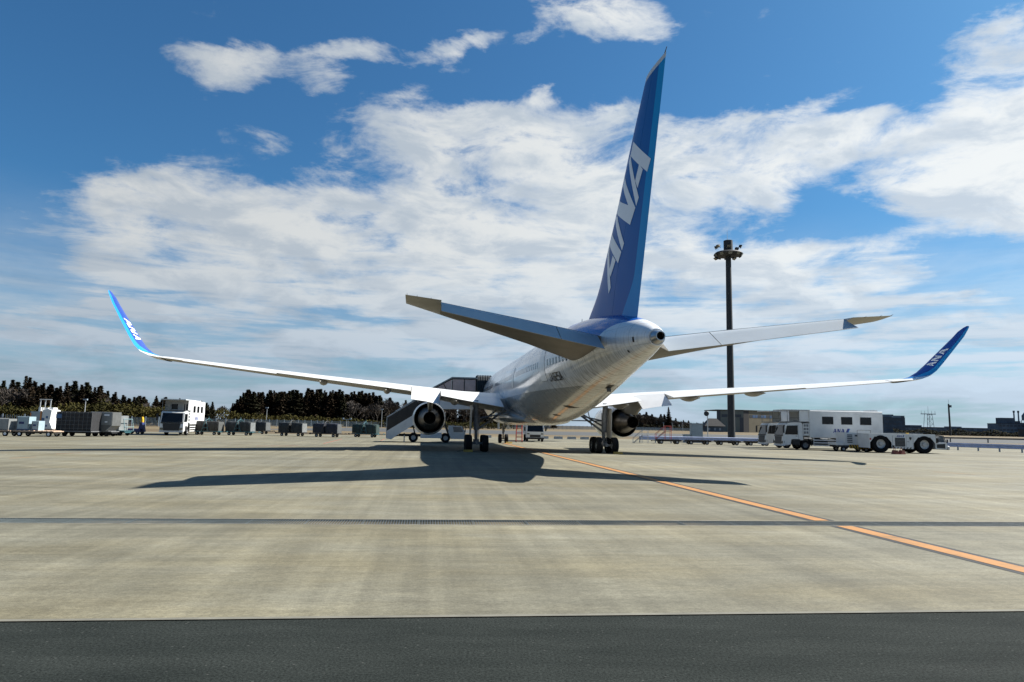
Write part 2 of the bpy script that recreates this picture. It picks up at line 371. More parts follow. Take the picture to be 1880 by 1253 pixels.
# lettering: strokes of each glyph as quads in a cell one high
GL = {
 'A': (0.92, [[(0.0, 0), (0.17, 0), (0.52, 1), (0.40, 1)], [(0.62, 0), (0.92, 0), (0.72, 1), (0.42, 1)], [(0.22, 0.22), (0.70, 0.22), (0.68, 0.38), (0.28, 0.38)]]),
 'N': (0.90, [[(0.0, 0), (0.15, 0), (0.29, 1), (0.14, 1)], [(0.14, 1), (0.46, 1), (0.76, 0), (0.46, 0)], [(0.61, 0), (0.76, 0), (0.90, 1), (0.75, 1)]]),
 'J': (0.55, [[(0.36, 0.1), (0.5, 0.1), (0.5, 1), (0.36, 1)], [(0.06, 0), (0.5, 0), (0.5, 0.14), (0.06, 0.14)], [(0.0, 0.04), (0.13, 0.04), (0.13, 0.32), (0.0, 0.32)]]),
 'a': (0.6, [[(0.0, 0), (0.14, 0), (0.36, 1), (0.22, 1)], [(0.44, 0), (0.58, 0), (0.36, 1), (0.22, 1)], [(0.14, 0.24), (0.44, 0.24), (0.41, 0.37), (0.17, 0.37)]]),
 '8': (0.55, [[(0, 0), (0.14, 0), (0.14, 1), (0, 1)], [(0.38, 0), (0.52, 0), (0.52, 1), (0.38, 1)], [(0.1, 0), (0.42, 0), (0.42, 0.13), (0.1, 0.13)], [(0.1, 0.44), (0.42, 0.44), (0.42, 0.56), (0.1, 0.56)], [(0.1, 0.87), (0.42, 0.87), (0.42, 1), (0.1, 1)]]),
 '2': (0.55, [[(0, 0), (0.52, 0), (0.52, 0.13), (0, 0.13)], [(0, 0.1), (0.14, 0.1), (0.14, 0.52), (0, 0.52)], [(0, 0.44), (0.52, 0.44), (0.52, 0.56), (0, 0.56)], [(0.38, 0.5), (0.52, 0.5), (0.52, 0.95), (0.38, 0.95)], [(0, 0.87), (0.52, 0.87), (0.52, 1), (0, 1)]]),
 '5': (0.55, [[(0, 0), (0.52, 0), (0.52, 0.13), (0, 0.13)], [(0.38, 0.1), (0.52, 0.1), (0.52, 0.52), (0.38, 0.52)], [(0, 0.44), (0.52, 0.44), (0.52, 0.56), (0, 0.56)], [(0, 0.5), (0.14, 0.5), (0.14, 0.95), (0, 0.95)], [(0, 0.87), (0.52, 0.87), (0.52, 1), (0, 1)]]),
}
def text_quads(txt, gap=0.06):
    out = []; x = 0
    for ch in txt:
        w, q = GL[ch]
        out += [[(x + a, b) for a, b in s] for s in q]; x += w + gap
    return out, x - gap
def decal(name, quads, fn, m, parent, nu=6, nv=2):
    """print laid on a surface: fn maps a flat (a, b) point to a 3D point just proud of the surface"""
    b = MB()
    for qi, q in enumerate(quads):
        R = []
        for i in range(nu + 1):
            u = i / nu
            L0 = (q[0][0] + (q[3][0] - q[0][0]) * u, q[0][1] + (q[3][1] - q[0][1]) * u)
            L1 = (q[1][0] + (q[2][0] - q[1][0]) * u, q[1][1] + (q[2][1] - q[1][1]) * u)
            R.append([fn(L0[0] + (L1[0] - L0[0]) * j / nv, L0[1] + (L1[1] - L0[1]) * j / nv, qi * 0.0006) for j in range(nv + 1)])
        b.loft(R, (False, False), False)
    return b.build(name, m, parent)
def flat_text(name, txt, parent, org, ux, uz, h, m, off=0.004, slash=None):
    q, w = text_quads(txt)
    o = Vector(org); ux = Vector(ux); uz = Vector(uz); nrm = ux.cross(uz)
    fn = lambda a, b, e: o + ux * a * h + uz * b * h + nrm * (off + e)
    decal(name, q, fn, m, parent, 1, 1)
    if slash:
        x = w + 0.25
        decal('logo', [[(x, 0), (x + 0.55, 0), (x + 1.05, 1.12), (x + 0.5, 1.12)]], fn, 'letter_blue', parent, 1, 1)
        decal('logo', [[(x + 0.56, 0), (x + 0.70, 0), (x + 1.20, 1.12), (x + 1.06, 1.12)]], fn, 'light_blue', parent, 1, 1)
def lerp_tab(tab, x):
    if x <= tab[0][0]: return tab[0][1]
    for (a, b), (c, d) in zip(tab, tab[1:]):
        if x <= c: return b + (d - b) * (x - a) / (c - a)
    return tab[-1][1]
def smooth_tab(tab, x):     # monotone cubic
    n = len(tab)
    if x <= tab[0][0]: return tab[0][1]
    if x >= tab[-1][0]: return tab[-1][1]
    for i in range(n - 1):
        if x <= tab[i + 1][0]:
            h = tab[i + 1][0] - tab[i][0]; d = (tab[i + 1][1] - tab[i][1]) / h
            dp = (tab[i][1] - tab[i - 1][1]) / (tab[i][0] - tab[i - 1][0]) if i > 0 else d
            dn = (tab[i + 2][1] - tab[i + 1][1]) / (tab[i + 2][0] - tab[i + 1][0]) if i < n - 2 else d
            m0 = 0 if dp * d <= 0 else 2 * dp * d / (dp + d); m1 = 0 if dn * d <= 0 else 2 * dn * d / (dn + d)
            t = (x - tab[i][0]) / h
            return tab[i][1] * (1 + 2 * t) * (1 - t) ** 2 + m0 * h * t * (1 - t) ** 2 + tab[i + 1][1] * t * t * (3 - 2 * t) + m1 * h * t * t * (t - 1)
# ------------------------------------------------------------------ ground
AF_ = 0.1153                       # slope of the apron grid (the airliner stands square on it)
def sheet(name, poly, z, m):
    b = MB(); b.poly([(x, y, z) for x, y in poly]); o = b.build(name, m); o['kind'] = 'structure'
    return o
def ground_mat(name, cols, scale, stretch, rough, rot=0.0, bump=0.3, bscale=30, fine=60.0, fine_amt=0.12):
    m = bpy.data.materials.new(name); m.use_nodes = True
    N, L = nt(m); b = N['Principled BSDF']
    g = N.new('ShaderNodeNewGeometry'); mp = N.new('ShaderNodeMapping')
    mp.inputs['Rotation'].default_value = (0, 0, -rot); mp.inputs['Scale'].default_value = stretch
    L.new(g.outputs['Position'], mp.inputs[0])
    n = N.new('ShaderNodeTexNoise'); n.inputs['Scale'].default_value = scale; n.inputs['Detail'].default_value = 9; n.inputs['Roughness'].default_value = 0.66
    L.new(mp.outputs[0], n.inputs['Vector'])
    cr = N.new('ShaderNodeValToRGB')
    e = cr.color_ramp.elements
    for i, (p, c) in enumerate(cols):
        if i < 2: el_ = e[i]; el_.position = p
        else: el_ = e.new(p)
        el_.color = (*c, 1)
    L.new(n.outputs[0], cr.inputs[0])
    f = N.new('ShaderNodeTexNoise'); f.inputs['Scale'].default_value = fine; f.inputs['Detail'].default_value = 4; f.inputs['Roughness'].default_value = 0.7
    L.new(g.outputs['Position'], f.inputs['Vector'])
    fr = N.new('ShaderNodeMapRange'); fr.inputs['From Min'].default_value = 0.25; fr.inputs['From Max'].default_value = 0.75
    fr.inputs['To Min'].default_value = 1 - fine_amt; fr.inputs['To Max'].default_value = 1 + fine_amt
    L.new(f.outputs[0], fr.inputs['Value'])
    vm = N.new('ShaderNodeVectorMath'); vm.operation = 'SCALE'
    L.new(cr.outputs[0], vm.inputs[0]); L.new(fr.outputs[0], vm.inputs['Scale'])
    L.new(vm.outputs[0], b.inputs['Base Color'])
    b.inputs['Roughness'].default_value = rough; b.inputs['Specular IOR Level'].default_value = 0.25
    bn = N.new('ShaderNodeTexNoise'); bn.inputs['Scale'].default_value = bscale; bn.inputs['Detail'].default_value = 4
    L.new(g.outputs['Position'], bn.inputs['Vector'])
    bp = N.new('ShaderNodeBump'); bp.inputs['Strength'].default_value = bump; bp.inputs['Distance'].default_value = 0.01
    L.new(bn.outputs[0], bp.inputs['Height']); L.new(bp.outputs[0], b.inputs['Normal'])
    M[name] = m
    return m, N, L, vm, g
# dry winter grass
gm, N, L, vm, g = ground_mat('dry_grass', [(0.3, (0.068, 0.048, 0.027)), (0.7, (0.15, 0.122, 0.07)), (0.5, (0.105, 0.08, 0.044))], 0.05, (0.35, 1, 1), 0.95, 0.12, 0.5, 4, 1.5, 0.25)
# concrete of the apron: brushed, streaked along the traffic direction, rubber arcs, faint joints
cm, N, L, vm, g = ground_mat('apron_concrete', [(0.26, (0.096, 0.090, 0.065)), (0.74, (0.164, 0.159, 0.125)), (0.5, (0.130, 0.124, 0.092))], 0.42, (0.22, 1.0, 1), 0.82, 0.1153, 0.25, 40, 26.0, 0.10)
def gmath(op, a, b=None, c=None, clamp=False):
    n = N.new('ShaderNodeMath'); n.operation = op; n.use_clamp = clamp
    for i, v in enumerate((a, b, c)):
        if v is None: continue
        if isinstance(v, (int, float)): n.inputs[i].default_value = v
        else: L.new(v, n.inputs[i])
    return n.outputs[0]
def gmap(v, a, b, c=0.0, d=1.0):
    n = N.new('ShaderNodeMapRange'); n.interpolation_type = 'SMOOTHSTEP'; L.new(v, n.inputs['Value'])
    for k, x in (('From Min', a), ('From Max', b), ('To Min', c), ('To Max', d)): n.inputs[k].default_value = x
    return n.outputs[0]
rot = N.new('ShaderNodeVectorRotate'); rot.rotation_type = 'Z_AXIS'; rot.inputs['Angle'].default_value = -0.1153
L.new(g.outputs['Position'], rot.inputs[0])
sp = N.new('ShaderNodeSeparateXYZ'); L.new(rot.outputs[0], sp.inputs[0])
gx, gy = sp.outputs[0], sp.outputs[1]
def gnoise(scale, stretch, detail=5, loc=(0, 0, 0)):
    mp = N.new('ShaderNodeMapping'); mp.inputs['Scale'].default_value = stretch; mp.inputs['Location'].default_value = loc
    L.new(rot.outputs[0], mp.inputs[0])
    n = N.new('ShaderNodeTexNoise'); n.inputs['Scale'].default_value = scale; n.inputs['Detail'].default_value = detail; n.inputs['Roughness'].default_value = 0.62
    L.new(mp.outputs[0], n.inputs['Vector']); return n.outputs[0]
fac = gmap(gnoise(2.2, (0.06, 1.6, 1), 7), 0.3, 0.7, 0.90, 1.09)                        # long fine streaks
fac = gmath('MULTIPLY', fac, gmap(gnoise(1.3, (1.8, 0.05, 1), 6, (7, 3, 0)), 0.3, 0.7, 0.87, 1.12))  # brushing across
fac = gmath('MULTIPLY', fac, gmap(gnoise(1.0, (0.45, 1.0, 1), 9, (1, 5, 0)), 0.3, 0.7, 0.91, 1.10))    # blotches
fac = gmath('MULTIPLY', fac, gmap(gnoise(9.0, (0.35, 1.0, 1), 6, (3, 1, 0)), 0.3, 0.7, 0.90, 1.10))    # fine brooming
fac = gmath('MULTIPLY', fac, gmap(gnoise(30.0, (0.5, 1.0, 1), 4, (6, 2, 0)), 0.25, 0.75, 0.84, 1.16))
fac = gmath('MULTIPLY', fac, gmap(gnoise(90.0, (0.6, 1.0, 1), 3, (9, 4, 0)), 0.25, 0.75, 0.82, 1.18))   # grain
fac = gmath('MULTIPLY', fac, gmap(gnoise(0.9, (1.0, 0.10, 1), 7, (5, 8, 0)), 0.35, 0.65, 0.92, 1.08))  # wheel-wide lengthwise tracks
fac = gmath('MULTIPLY', fac, gmap(gnoise(0.11, (0.7, 1.2, 1), 4, (2, 9, 0)), 0.35, 0.65, 0.86, 1.12))  # broad stains
for px_, off in ((gy, 2.1),):                                                  # slab joints every 7.5 m
    t = gmath('FRACT', gmath('DIVIDE', gmath('ADD', px_, off + 750), 7.5))
    d = gmath('MULTIPLY', gmath('ABSOLUTE', gmath('SUBTRACT', t, 0.5)), 7.5)
    fac = gmath('MULTIPLY', fac, gmap(d, 3.715, 3.742, 1.0, 0.84))
wear = gmap(gnoise(0.8, (1, 1, 1), 6, (4, 4, 0)), 0.36, 0.66)
for cx, cy, r, w_, k in ((-8, 31, 11, .16, .22), (-8, 31, 14.2, .16, .18), (-15, 33, 12, .14, .16), (9, 44, 9, .2, .28), (9, 44, 12.5, .16, .22), (26, 30, 12, .2, .2), (26, 30, 17, .2, .18), (5, 10, 13, .15, .15), (-21, 22, 9, .3, -.2), (-19, 22, 10, .3, -.2), (3, 60, 16, .2, .2)):
    ddx = gmath('SUBTRACT', gx, cx); ddy = gmath('SUBTRACT', gy, cy)
    rr = gmath('SQRT', gmath('ADD', gmath('MULTIPLY', ddx, ddx), gmath('MULTIPLY', ddy, ddy)))
    ring = gmap(gmath('ABSOLUTE', gmath('SUBTRACT', rr, r)), 0.0, w_, 1.0, 0.0)
    fac = gmath('MULTIPLY', fac, gmath('SUBTRACT', 1.0, gmath('MULTIPLY', gmath('MULTIPLY', ring, wear), k)))
vm2 = N.new('ShaderNodeVectorMath'); vm2.operation = 'SCALE'
L.new(vm.outputs[0], vm2.inputs[0]); L.new(fac, vm2.inputs['Scale'])
tint = N.new('ShaderNodeMix'); tint.data_type = 'RGBA'; tint.blend_type = 'MULTIPLY'; tint.inputs['B'].default_value = (1.0, 0.945, 0.83, 1)
L.new(gmap(gnoise(0.35, (0.5, 1.0, 1), 7, (8, 8, 0)), 0.38, 0.66), tint.inputs['Factor']); L.new(vm2.outputs[0], tint.inputs['A'])
L.new(tint.outputs['Result'], N['Principled BSDF'].inputs['Base Color'])
# tarmac in front, with pale stone chips
am, N, L, vm, g = ground_mat('tarmac', [(0.3, (0.0125, 0.0155, 0.0145)), (0.7, (0.024, 0.028, 0.026)), (0.5, (0.018, 0.0215, 0.020))], 1.6, (0.3, 1, 1), 0.95, 0.1153, 0.6, 60, 42.0, 0.85)
N['Principled BSDF'].inputs['Specular IOR Level'].default_value = 0.06
vo = N.new('ShaderNodeTexVoronoi'); vo.inputs['Scale'].default_value = 38.0
mpv = N.new('ShaderNodeMapping'); mpv.inputs['Scale'].default_value = (0.55, 1, 1); L.new(g.outputs['Position'], mpv.inputs[0]); L.new(mpv.outputs[0], vo.inputs['Vector'])
sv = N.new('ShaderNodeSeparateColor'); L.new(vo.outputs['Color'], sv.inputs[0])
chip = gmath('MULTIPLY', gmap(vo.outputs['Distance'], 0.12, 0.30, 1.0, 0.0), gmath('GREATER_THAN', sv.outputs[0], 0.965))
mxn = N.new('ShaderNodeMix'); mxn.data_type = 'RGBA'; L.new(chip, mxn.inputs['Factor']); L.new(vm.outputs[0], mxn.inputs['A']); mxn.inputs['B'].default_value = (0.065, 0.068, 0.064, 1)
L.new(mxn.outputs['Result'], N['Principled BSDF'].inputs['Base Color'])
ground_mat('old_tarmac', [(0.3, (0.045, 0.048, 0.050)), (0.7, (0.070, 0.073, 0.073)), (0.5, (0.058, 0.061, 0.062))], 0.1, (0.2, 1, 1), 0.9)
def line_mat(name, c, c2):
    m, N, L, vm, g = ground_mat(name, [(0.30, c2), (0.62, c), (0.5, c)], 1.8, (1, 1, 1), 0.75, 0, 0.2, 40, 12, 0.10)
    return m
line_mat('line_orange', (0.31, 0.150, 0.048), (0.20, 0.11, 0.045))
line_mat('line_black', (0.020, 0.022, 0.026), (0.036, 0.036, 0.034))
line_mat('line_faded', (0.25, 0.14, 0.06), (0.13, 0.115, 0.085))
line_mat('line_red', (0.24, 0.075, 0.05), (0.14, 0.10, 0.08))

ring = [(9000 * cos(2 * pi * k / 48), 9000 * sin(2 * pi * k / 48)) for k in range(48)]
sheet('ground', ring, -0.03, 'dry_grass')
E0 = lambda x: 7.262 + 0.1095 * x                       # edge between the tarmac and the concrete
sheet('tarmac_road', [(-220, -60), (220, -60), (220, E0(220)), (-220, E0(-220))], 0.0, 'tarmac')
# the apron: three strips so that the drain lies in a real slot between them
DR0 = lambda x: 13.66 + AF_ * x
DR1 = lambda x: 14.44 + AF_ * x
sheet('apron_near', [(-220, E0(-220)), (220, E0(220)), (220, DR0(220)), (-220, DR0(-220))], 0.006, 'apron_concrete')
sheet('apron', [(-220, DR1(-220)), (220, DR1(220)), (220, 105), (75, 104), (20, 111), (-20, 101), (-60, 93), (-220, 90)], 0.006, 'apron_concrete')
sheet('service_road', [(-52, 140), (700, 205), (700, 330), (-50, 222)], -0.02, 'old_tarmac')
# painted markings
def fwd(d): return (-sin(YAW) * d, cos(YAW) * d)
def strip(name, a, b, w, z, m):
    a = Vector((*a, 0)); b = Vector((*b, 0)); n = Vector((-(b - a).y, (b - a).x, 0)).normalized() * w / 2
    return sheet(name, [(a - n).xy, (a + n).xy, (b + n).xy, (b - n).xy][::-1], z, m)
TAIL = (5.42032, 25.51999)
def along(d, y=0.0):      # d metres ahead of the tail along the airliner's centreline, y to its right
    return (TAIL[0] - sin(YAW) * d + cos(YAW) * y, TAIL[1] + cos(YAW) * d + sin(YAW) * y)
LA = (7.60, 7.9 + 0.1095 * 7.6 - 0.64)
def lead(t): return (7.62 - 0.1275 * (t - 8.1), t)
def dr_x(fn, off):        # where the lead line meets the drain
    y = 14.0
    for _ in range(20): y = fn(7.62 - 0.1275 * (y - 8.1) + off)
    return y
segs = [(8.12, 13.66 + AF_ * 6.82), (14.44 + AF_ * 6.82, 72.5)]
for a, b in segs:
    strip('line_border', lead(a), lead(b), 0.60, 0.010, 'line_black')
    strip('guide_line', lead(a), lead(b), 0.33, 0.014, 'line_orange')
for a, b in (((-22.1, 31.2), (-21.9, 32.6)), ((-22.8, 35.4), (-22.6, 37.1)), ((-23.4, 39.6), (-23.1, 40.9)), ((-24.9, 46.2), (-24.6, 48.0)), ((-24.9, 49.3), (-25.1, 51.9)), ((-25.8, 56.5), (-25.3, 60.0)),
             ((19.2, 37.9), (20.1, 36.8)), ((21.1, 35.1), (22.1, 33.4)), ((10.9, 48.0), (12.7, 46.4)), ((14.5, 44.4), (16.4, 42.3))):
    strip('dashed_line', a, b, 0.16, 0.010, 'line_faded')
for a, b, w_ in (((-15.8, 59.5), (-18.4, 77.0), 0.14), ((-18.5, 51.4), (-16.1, 53.6), 0.22), ((-14.3, 80.2), (-13.5, 73.4), 0.14)):
    strip('boundary_line', a, b, w_, 0.010, 'line_red')
strip('joint_strip', (-220, E0(-220) + 0.03), (220, E0(220) + 0.03), 0.07, 0.010, 'slab_lip')
# drain: a slot, two kerb strips and grating sections
dr = thing('drain_channel', None, None, (0.07, 14.05, 0), math.atan(AF_)); dr['kind'] = 'structure'
W_ = 0.387
b = MB(); b.box(-60, 60, -W_, W_, -0.30, -0.28); b.build('channel_floor', 'void', dr)
for sgn in (-1, 1):
    b = MB(); b.box(-60, 60, min(sgn * W_, sgn * (W_ - 0.07)), max(sgn * W_, sgn * (W_ - 0.07)), -0.29, 0.009); b.build('channel_edge', 'drain_edge', dr)
b = MB(); x0 = 0.006
for s in (-1, 1): b.box(0.0, 1.05, s * 0.31 - 0.006, s * 0.31 + 0.006, -0.03, 0.004)
k = 0
while x0 < 1.05:
    b.box(x0, x0 + 0.019, -0.304, 0.304, -0.005, 0.002); x0 += 0.0515
gr = b.build('drain_grate', 'grate_steel', dr)
for i in range(-34, 34):
    c = gr if i == -34 else gr.copy()
    if i != -34: COL.objects.link(c); c.parent = dr
    c.location = (i * 1.062 + 0.3, 0, 0)

# ------------------------------------------------------------------ airliner
TUCK = along(24.0)                                     # station 30 (m from the nose) on the ground
jet = thing('airliner', 'parked white twin-engine passenger jet with blue tail fin seen from behind', 'airliner', (TUCK[0], TUCK[1], 0), YAW)
def S(s, x, z): return (x, 30.0 - s, z)
ZT = [(0, 4.05), (1, 5.1), (2.5, 5.95), (4.5, 6.8), (7, 7.3), (9.5, 7.42), (34, 7.42), (40, 7.42), (43, 7.38), (46, 7.2), (48.5, 6.93), (50.5, 6.58), (52, 6.22), (53, 5.93), (53.5, 5.75), (53.8, 5.60)]
ZB = [(0, 3.95), (1, 3.1), (2.5, 2.55), (4.5, 2.2), (7, 2.02), (9.5, 2.0), (33, 2.0), (36, 2.16), (38, 2.42), (40, 2.72), (43, 3.2), (46, 3.68), (48.5, 4.07), (50.5, 4.38), (52, 4.61), (53, 4.78), (53.5, 4.88), (53.8, 4.95)]
HW = [(0, 0.05), (1, 0.95), (2.5, 1.55), (4.5, 2.05), (7, 2.4), (9.5, 2.515), (34, 2.515), (37, 2.47), (40, 2.33), (43, 2.07), (46, 1.72), (48.5, 1.37), (50.5, 1.05), (52, 0.77), (53, 0.55), (53.5, 0.42), (53.8, 0.33)]
def fus(s, t, off=0.0):           # t: angle, 0 at the top, growing to the left
    zt, zb, hw = smooth_tab(ZT, s), smooth_tab(ZB, s), smooth_tab(HW, s)
    zc, hb = (zt + zb) / 2, (zt - zb) / 2
    return S(s, -(hw + off) * sin(t), zc + (hb + off) * cos(t))
def fus_side(s, z, off=0.0, side=-1):    # point of the skin at height z
    zt, zb, hw = smooth_tab(ZT, s), smooth_tab(ZB, s), smooth_tab(HW, s)
    c = max(-1, min(1, (z - (zt + zb) / 2) / ((zt - zb) / 2)))
    p = fus(s, math.acos(c), off)
    return (p[0] if side < 0 else -p[0], p[1], p[2])
def jet_mat():
    m = bpy.data.materials.new('fuselage_paint'); m.use_nodes = True
    N, L = nt(m); bs = N['Principled BSDF']
    def ma(op, a, b=None, clamp=False):
        n = N.new('ShaderNodeMath'); n.operation = op; n.use_clamp = clamp
        for i, v in enumerate((a, b)):
            if v is None: continue
            if isinstance(v, (int, float)): n.inputs[i].default_value = v
            else: L.new(v, n.inputs[i])
        return n.outputs[0]
    def mr(v, a, b, c=0.0, d=1.0):
        n = N.new('ShaderNodeMapRange'); n.interpolation_type = 'SMOOTHSTEP'; L.new(v, n.inputs['Value'])
        for k, x in (('From Min', a), ('From Max', b), ('To Min', c), ('To Max', d)): n.inputs[k].default_value = x
        return n.outputs[0]
    def mix(f, A, B):
        n = N.new('ShaderNodeMix'); n.data_type = 'RGBA'; L.new(f, n.inputs['Factor'])
        for k, v in (('A', A), ('B', B)):
            if isinstance(v, tuple): n.inputs[k].default_value = (*v, 1)
            else: L.new(v, n.inputs[k])
        return n.outputs['Result']
    t = N.new('ShaderNodeTexCoord'); sp = N.new('ShaderNodeSeparateXYZ'); L.new(t.outputs['Object'], sp.inputs[0])
    x, y, z = sp.outputs
    s = ma('SUBTRACT', 30.0, y)
    # tail blue spills on to the crown round the fin root
    cv = N.new('ShaderNodeFloatCurve'); c = cv.mapping.curves[0]
    P = [(0.0, 0.99), (0.16, 0.96), (0.36, 0.72), (0.54, 0.46), (0.66, 0.28), (0.77, 0.30), (0.82, 0.39), (0.88, 0.455), (0.96, 0.47), (1.0, 0.6)]   # s 40..52 -> z 5..7.5
    c.points[0].location = P[0]; c.points[1].location = P[-1]
    for p in P[1:-1]: c.points.new(*p)
    cv.mapping.update()
    L.new(ma('DIVIDE', ma('SUBTRACT', s, 39.5), 13.0, True), cv.inputs['Value'])
    zb = ma('ADD', 5.0, ma('MULTIPLY', cv.outputs[0], 2.5))
    blue = mr(ma('SUBTRACT', z, zb), -0.01, 0.01)
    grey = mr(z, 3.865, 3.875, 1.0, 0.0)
    n1 = N.new('ShaderNodeTexNoise'); n1.inputs['Scale'].default_value = 0.9; n1.inputs['Detail'].default_value = 7
    mp = N.new('ShaderNodeMapping'); mp.inputs['Scale'].default_value = (1, 0.35, 1.0); L.new(t.outputs['Object'], mp.inputs[0]); L.new(mp.outputs[0], n1.inputs['Vector'])
    n2 = N.new('ShaderNodeTexNoise'); n2.inputs['Scale'].default_value = 3.0; n2.inputs['Detail'].default_value = 5
    mp2 = N.new('ShaderNodeMapping'); mp2.inputs['Scale'].default_value = (0.5, 3.0, 0.5); L.new(t.outputs['Object'], mp2.inputs[0]); L.new(mp2.outputs[0], n2.inputs['Vector'])
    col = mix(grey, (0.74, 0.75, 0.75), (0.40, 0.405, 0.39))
    col = mix(blue, col, (0.005, 0.075, 0.36))
    # grime: streaks running down the frames of the tail, heavier on the lower half
    low = mr(z, 3.6, 6.4, 1.0, 0.0); aft = mr(s, 33.0, 49.0)
    dirt = ma('MULTIPLY', ma('MULTIPLY', low, aft), mr(n2.outputs[0], 0.40, 0.72))
    dirt = ma('ADD', ma('MULTIPLY', dirt, 0.80), ma('MULTIPLY', mr(n1.outputs[0], 0.45, 0.75), 0.08))
    for per, off, w_, k in ((1.12, 0.2, 0.014, 0.62), (0.56, 0.1, 0.008, 0.34)):
        fr = ma('FRACT', ma('DIVIDE', ma('ADD', s, off), per))
        ln = ma('MULTIPLY', ma('LESS_THAN', fr, w_ / per * 1.6), k)
        dirt = ma('MAXIMUM', dirt, ma('MULTIPLY', ln, mr(n1.outputs[0], 0.35, 0.62, 0.25, 1.0)))
    for zz in (3.2, 5.05, 5.9):
        ln = ma('MULTIPLY', ma('LESS_THAN', ma('ABSOLUTE', ma('SUBTRACT', z, zz)), 0.010), 0.35)
        dirt = ma('MAXIMUM', dirt, ln)
    # two rusty runs on the belly
    for xx in (-0.55, 0.1):
        ru = ma('MULTIPLY', mr(ma('ABSOLUTE', ma('SUBTRACT', x, xx)), 0.05, 0.13, 1.0, 0.0), ma('MULTIPLY', mr(z, 3.9, 4.3, 1.0, 0.0), mr(n2.outputs[0], 0.3, 0.6)))
        col = mix(ma('MULTIPLY', ma('MULTIPLY', ru, aft), 0.8), col, (0.34, 0.20, 0.085))
    col = mix(dirt, col, (0.105, 0.092, 0.068))
    L.new(col, bs.inputs['Base Color'])
    L.new(mr(n1.outputs[0], 0.3, 0.7, 0.16, 0.30), bs.inputs['Roughness'])
    bs.inputs['Coat Weight'].default_value = 0.35; bs.inputs['Coat Roughness'].default_value = 0.05
    # skin panels are never quite flat: faint ripples between frames
    rp = N.new('ShaderNodeTexNoise'); rp.inputs['Scale'].default_value = 1.3; rp.inputs['Detail'].default_value = 2
    mp3 = N.new('ShaderNodeMapping'); mp3.inputs['Scale'].default_value = (0.6, 1.8, 0.6); L.new(t.outputs['Object'], mp3.inputs[0]); L.new(mp3.outputs[0], rp.inputs['Vector'])
    bp = N.new('ShaderNodeBump'); bp.inputs['Strength'].default_value = 0.25; bp.inputs['Distance'].default_value = 0.02
    L.new(rp.outputs[0], bp.inputs['Height']); L.new(bp.outputs[0], bs.inputs['Normal']); L.new(bp.outputs[0], bs.inputs['Coat Normal'])
    M['fuselage_paint'] = m
jet_mat()
NR = 56
st = [0, .25, .6, 1, 1.7, 2.5, 3.5, 4.5, 6, 7.5, 9.5, 14, 20, 26, 31] + [33 + i * 0.7 for i in range(25)] + [50.4, 51, 51.6, 52.1, 52.6, 53, 53.3, 53.5, 53.65, 53.8]
b = MB()
b.loft([[fus(s, 2 * pi * k / NR) for k in range(NR)] for s in st])
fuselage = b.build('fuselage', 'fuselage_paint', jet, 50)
# wing-body fairing below
b = MB(); rings = []
for s, w_, zb, zt in ((17.2, 1.2, 2.15, 2.5), (18.5, 2.1, 1.98, 3.2), (20.5, 2.5, 1.90, 3.3), (24, 2.54, 1.88, 3.3), (27.0, 2.45, 1.91, 3.1), (29, 2.15, 1.97, 2.8), (30.6, 1.5, 2.06, 2.5)):
    zc, hb = (zb + zt) / 2, (zt - zb) / 2
    rings.append([S(s, w_ * abs(cos(a)) ** 0.6 * (1 if cos(a) > 0 else -1), zc + hb * abs(sin(a)) ** 0.8 * (1 if sin(a) > 0 else -1)) for a in [2 * pi * k / 28 for k in range(28)]])
b.loft(rings).build('belly_fairing', 'fuselage_paint', jet, 50)
# auxiliary exhaust in the tail cone
b = MB(); c0 = S(53.62, 0, 5.27)
b.rev([(0.0, 0.315), (-0.12, 0.30), (-0.52, 0.20), (-0.62, 0.18), (-0.62, 0.15), (-0.40, 0.148)], c0, 'y', 32)
ap = b.build('tail_exhaust', 'steel', jet, 40)
b = MB(); b.rev([(-0.60, 0.151), (-0.3, 0.147), (-0.3, 0.001)], c0, 'y', 24); b.build('exhaust_bore', 'void', ap)
# cabin windows down the left side, too fine to pick apart at this angle
b = MB(); s = 9.0
while s < 46.0:
    if not (18.6 < s < 20 or 31.4 < s < 32.6 or 40.8 < s < 42.3):
        for side in (-1, 1):
            b.poly([fus_side(s - 0.12, 5.05, 0.006, side), fus_side(s + 0.12, 5.05, 0.006, side), fus_side(s + 0.12, 5.38, 0.006, side), fus_side(s - 0.12, 5.38, 0.006, side)])
    s += 0.51
o = b.build('cabin_windows', 'glass_pale', jet); o['kind'] = 'stuff'
# doors: a thin plate with a dark seam round it
for s0, z0, z1, w_ in ((41.05, 4.3, 6.1, 1.0), (31.5, 4.4, 5.7, 0.6), (5.9, 4.25, 6.05, 1.05)):
    for side in (-1, 1):
        def grid(o_, e):
            return [[fus_side(s0 - e + (w_ + 2 * e) * i / 3, z0 - e + (z1 - z0 + 2 * e) * j / 6, o_, side) for j in range(7)] for i in range(4)]
        b = MB(); b.loft(grid(0.004, 0.022), (False, False), False); d_ = b.build('cabin_door', 'black', jet)
        b = MB(); b.loft(grid(0.012, 0.0), (False, False), False); b.build('door_panel', 'white_paint', d_, 60)
# registration on the rear fuselage, both sides
q, wd = text_quads('Ja825a', 0.07)
for side in (-1, 1):
    def regfn(a, b_, e, side=side):
        s_ = 42.45 + a * 0.54 if side < 0 else 42.45 + (wd - a) * 0.54
        return fus_side(s_, 4.22 + b_ * 0.42, 0.008 + e, side)
    decal('registration', q, regfn, 'letter_black', jet, 2, 2)
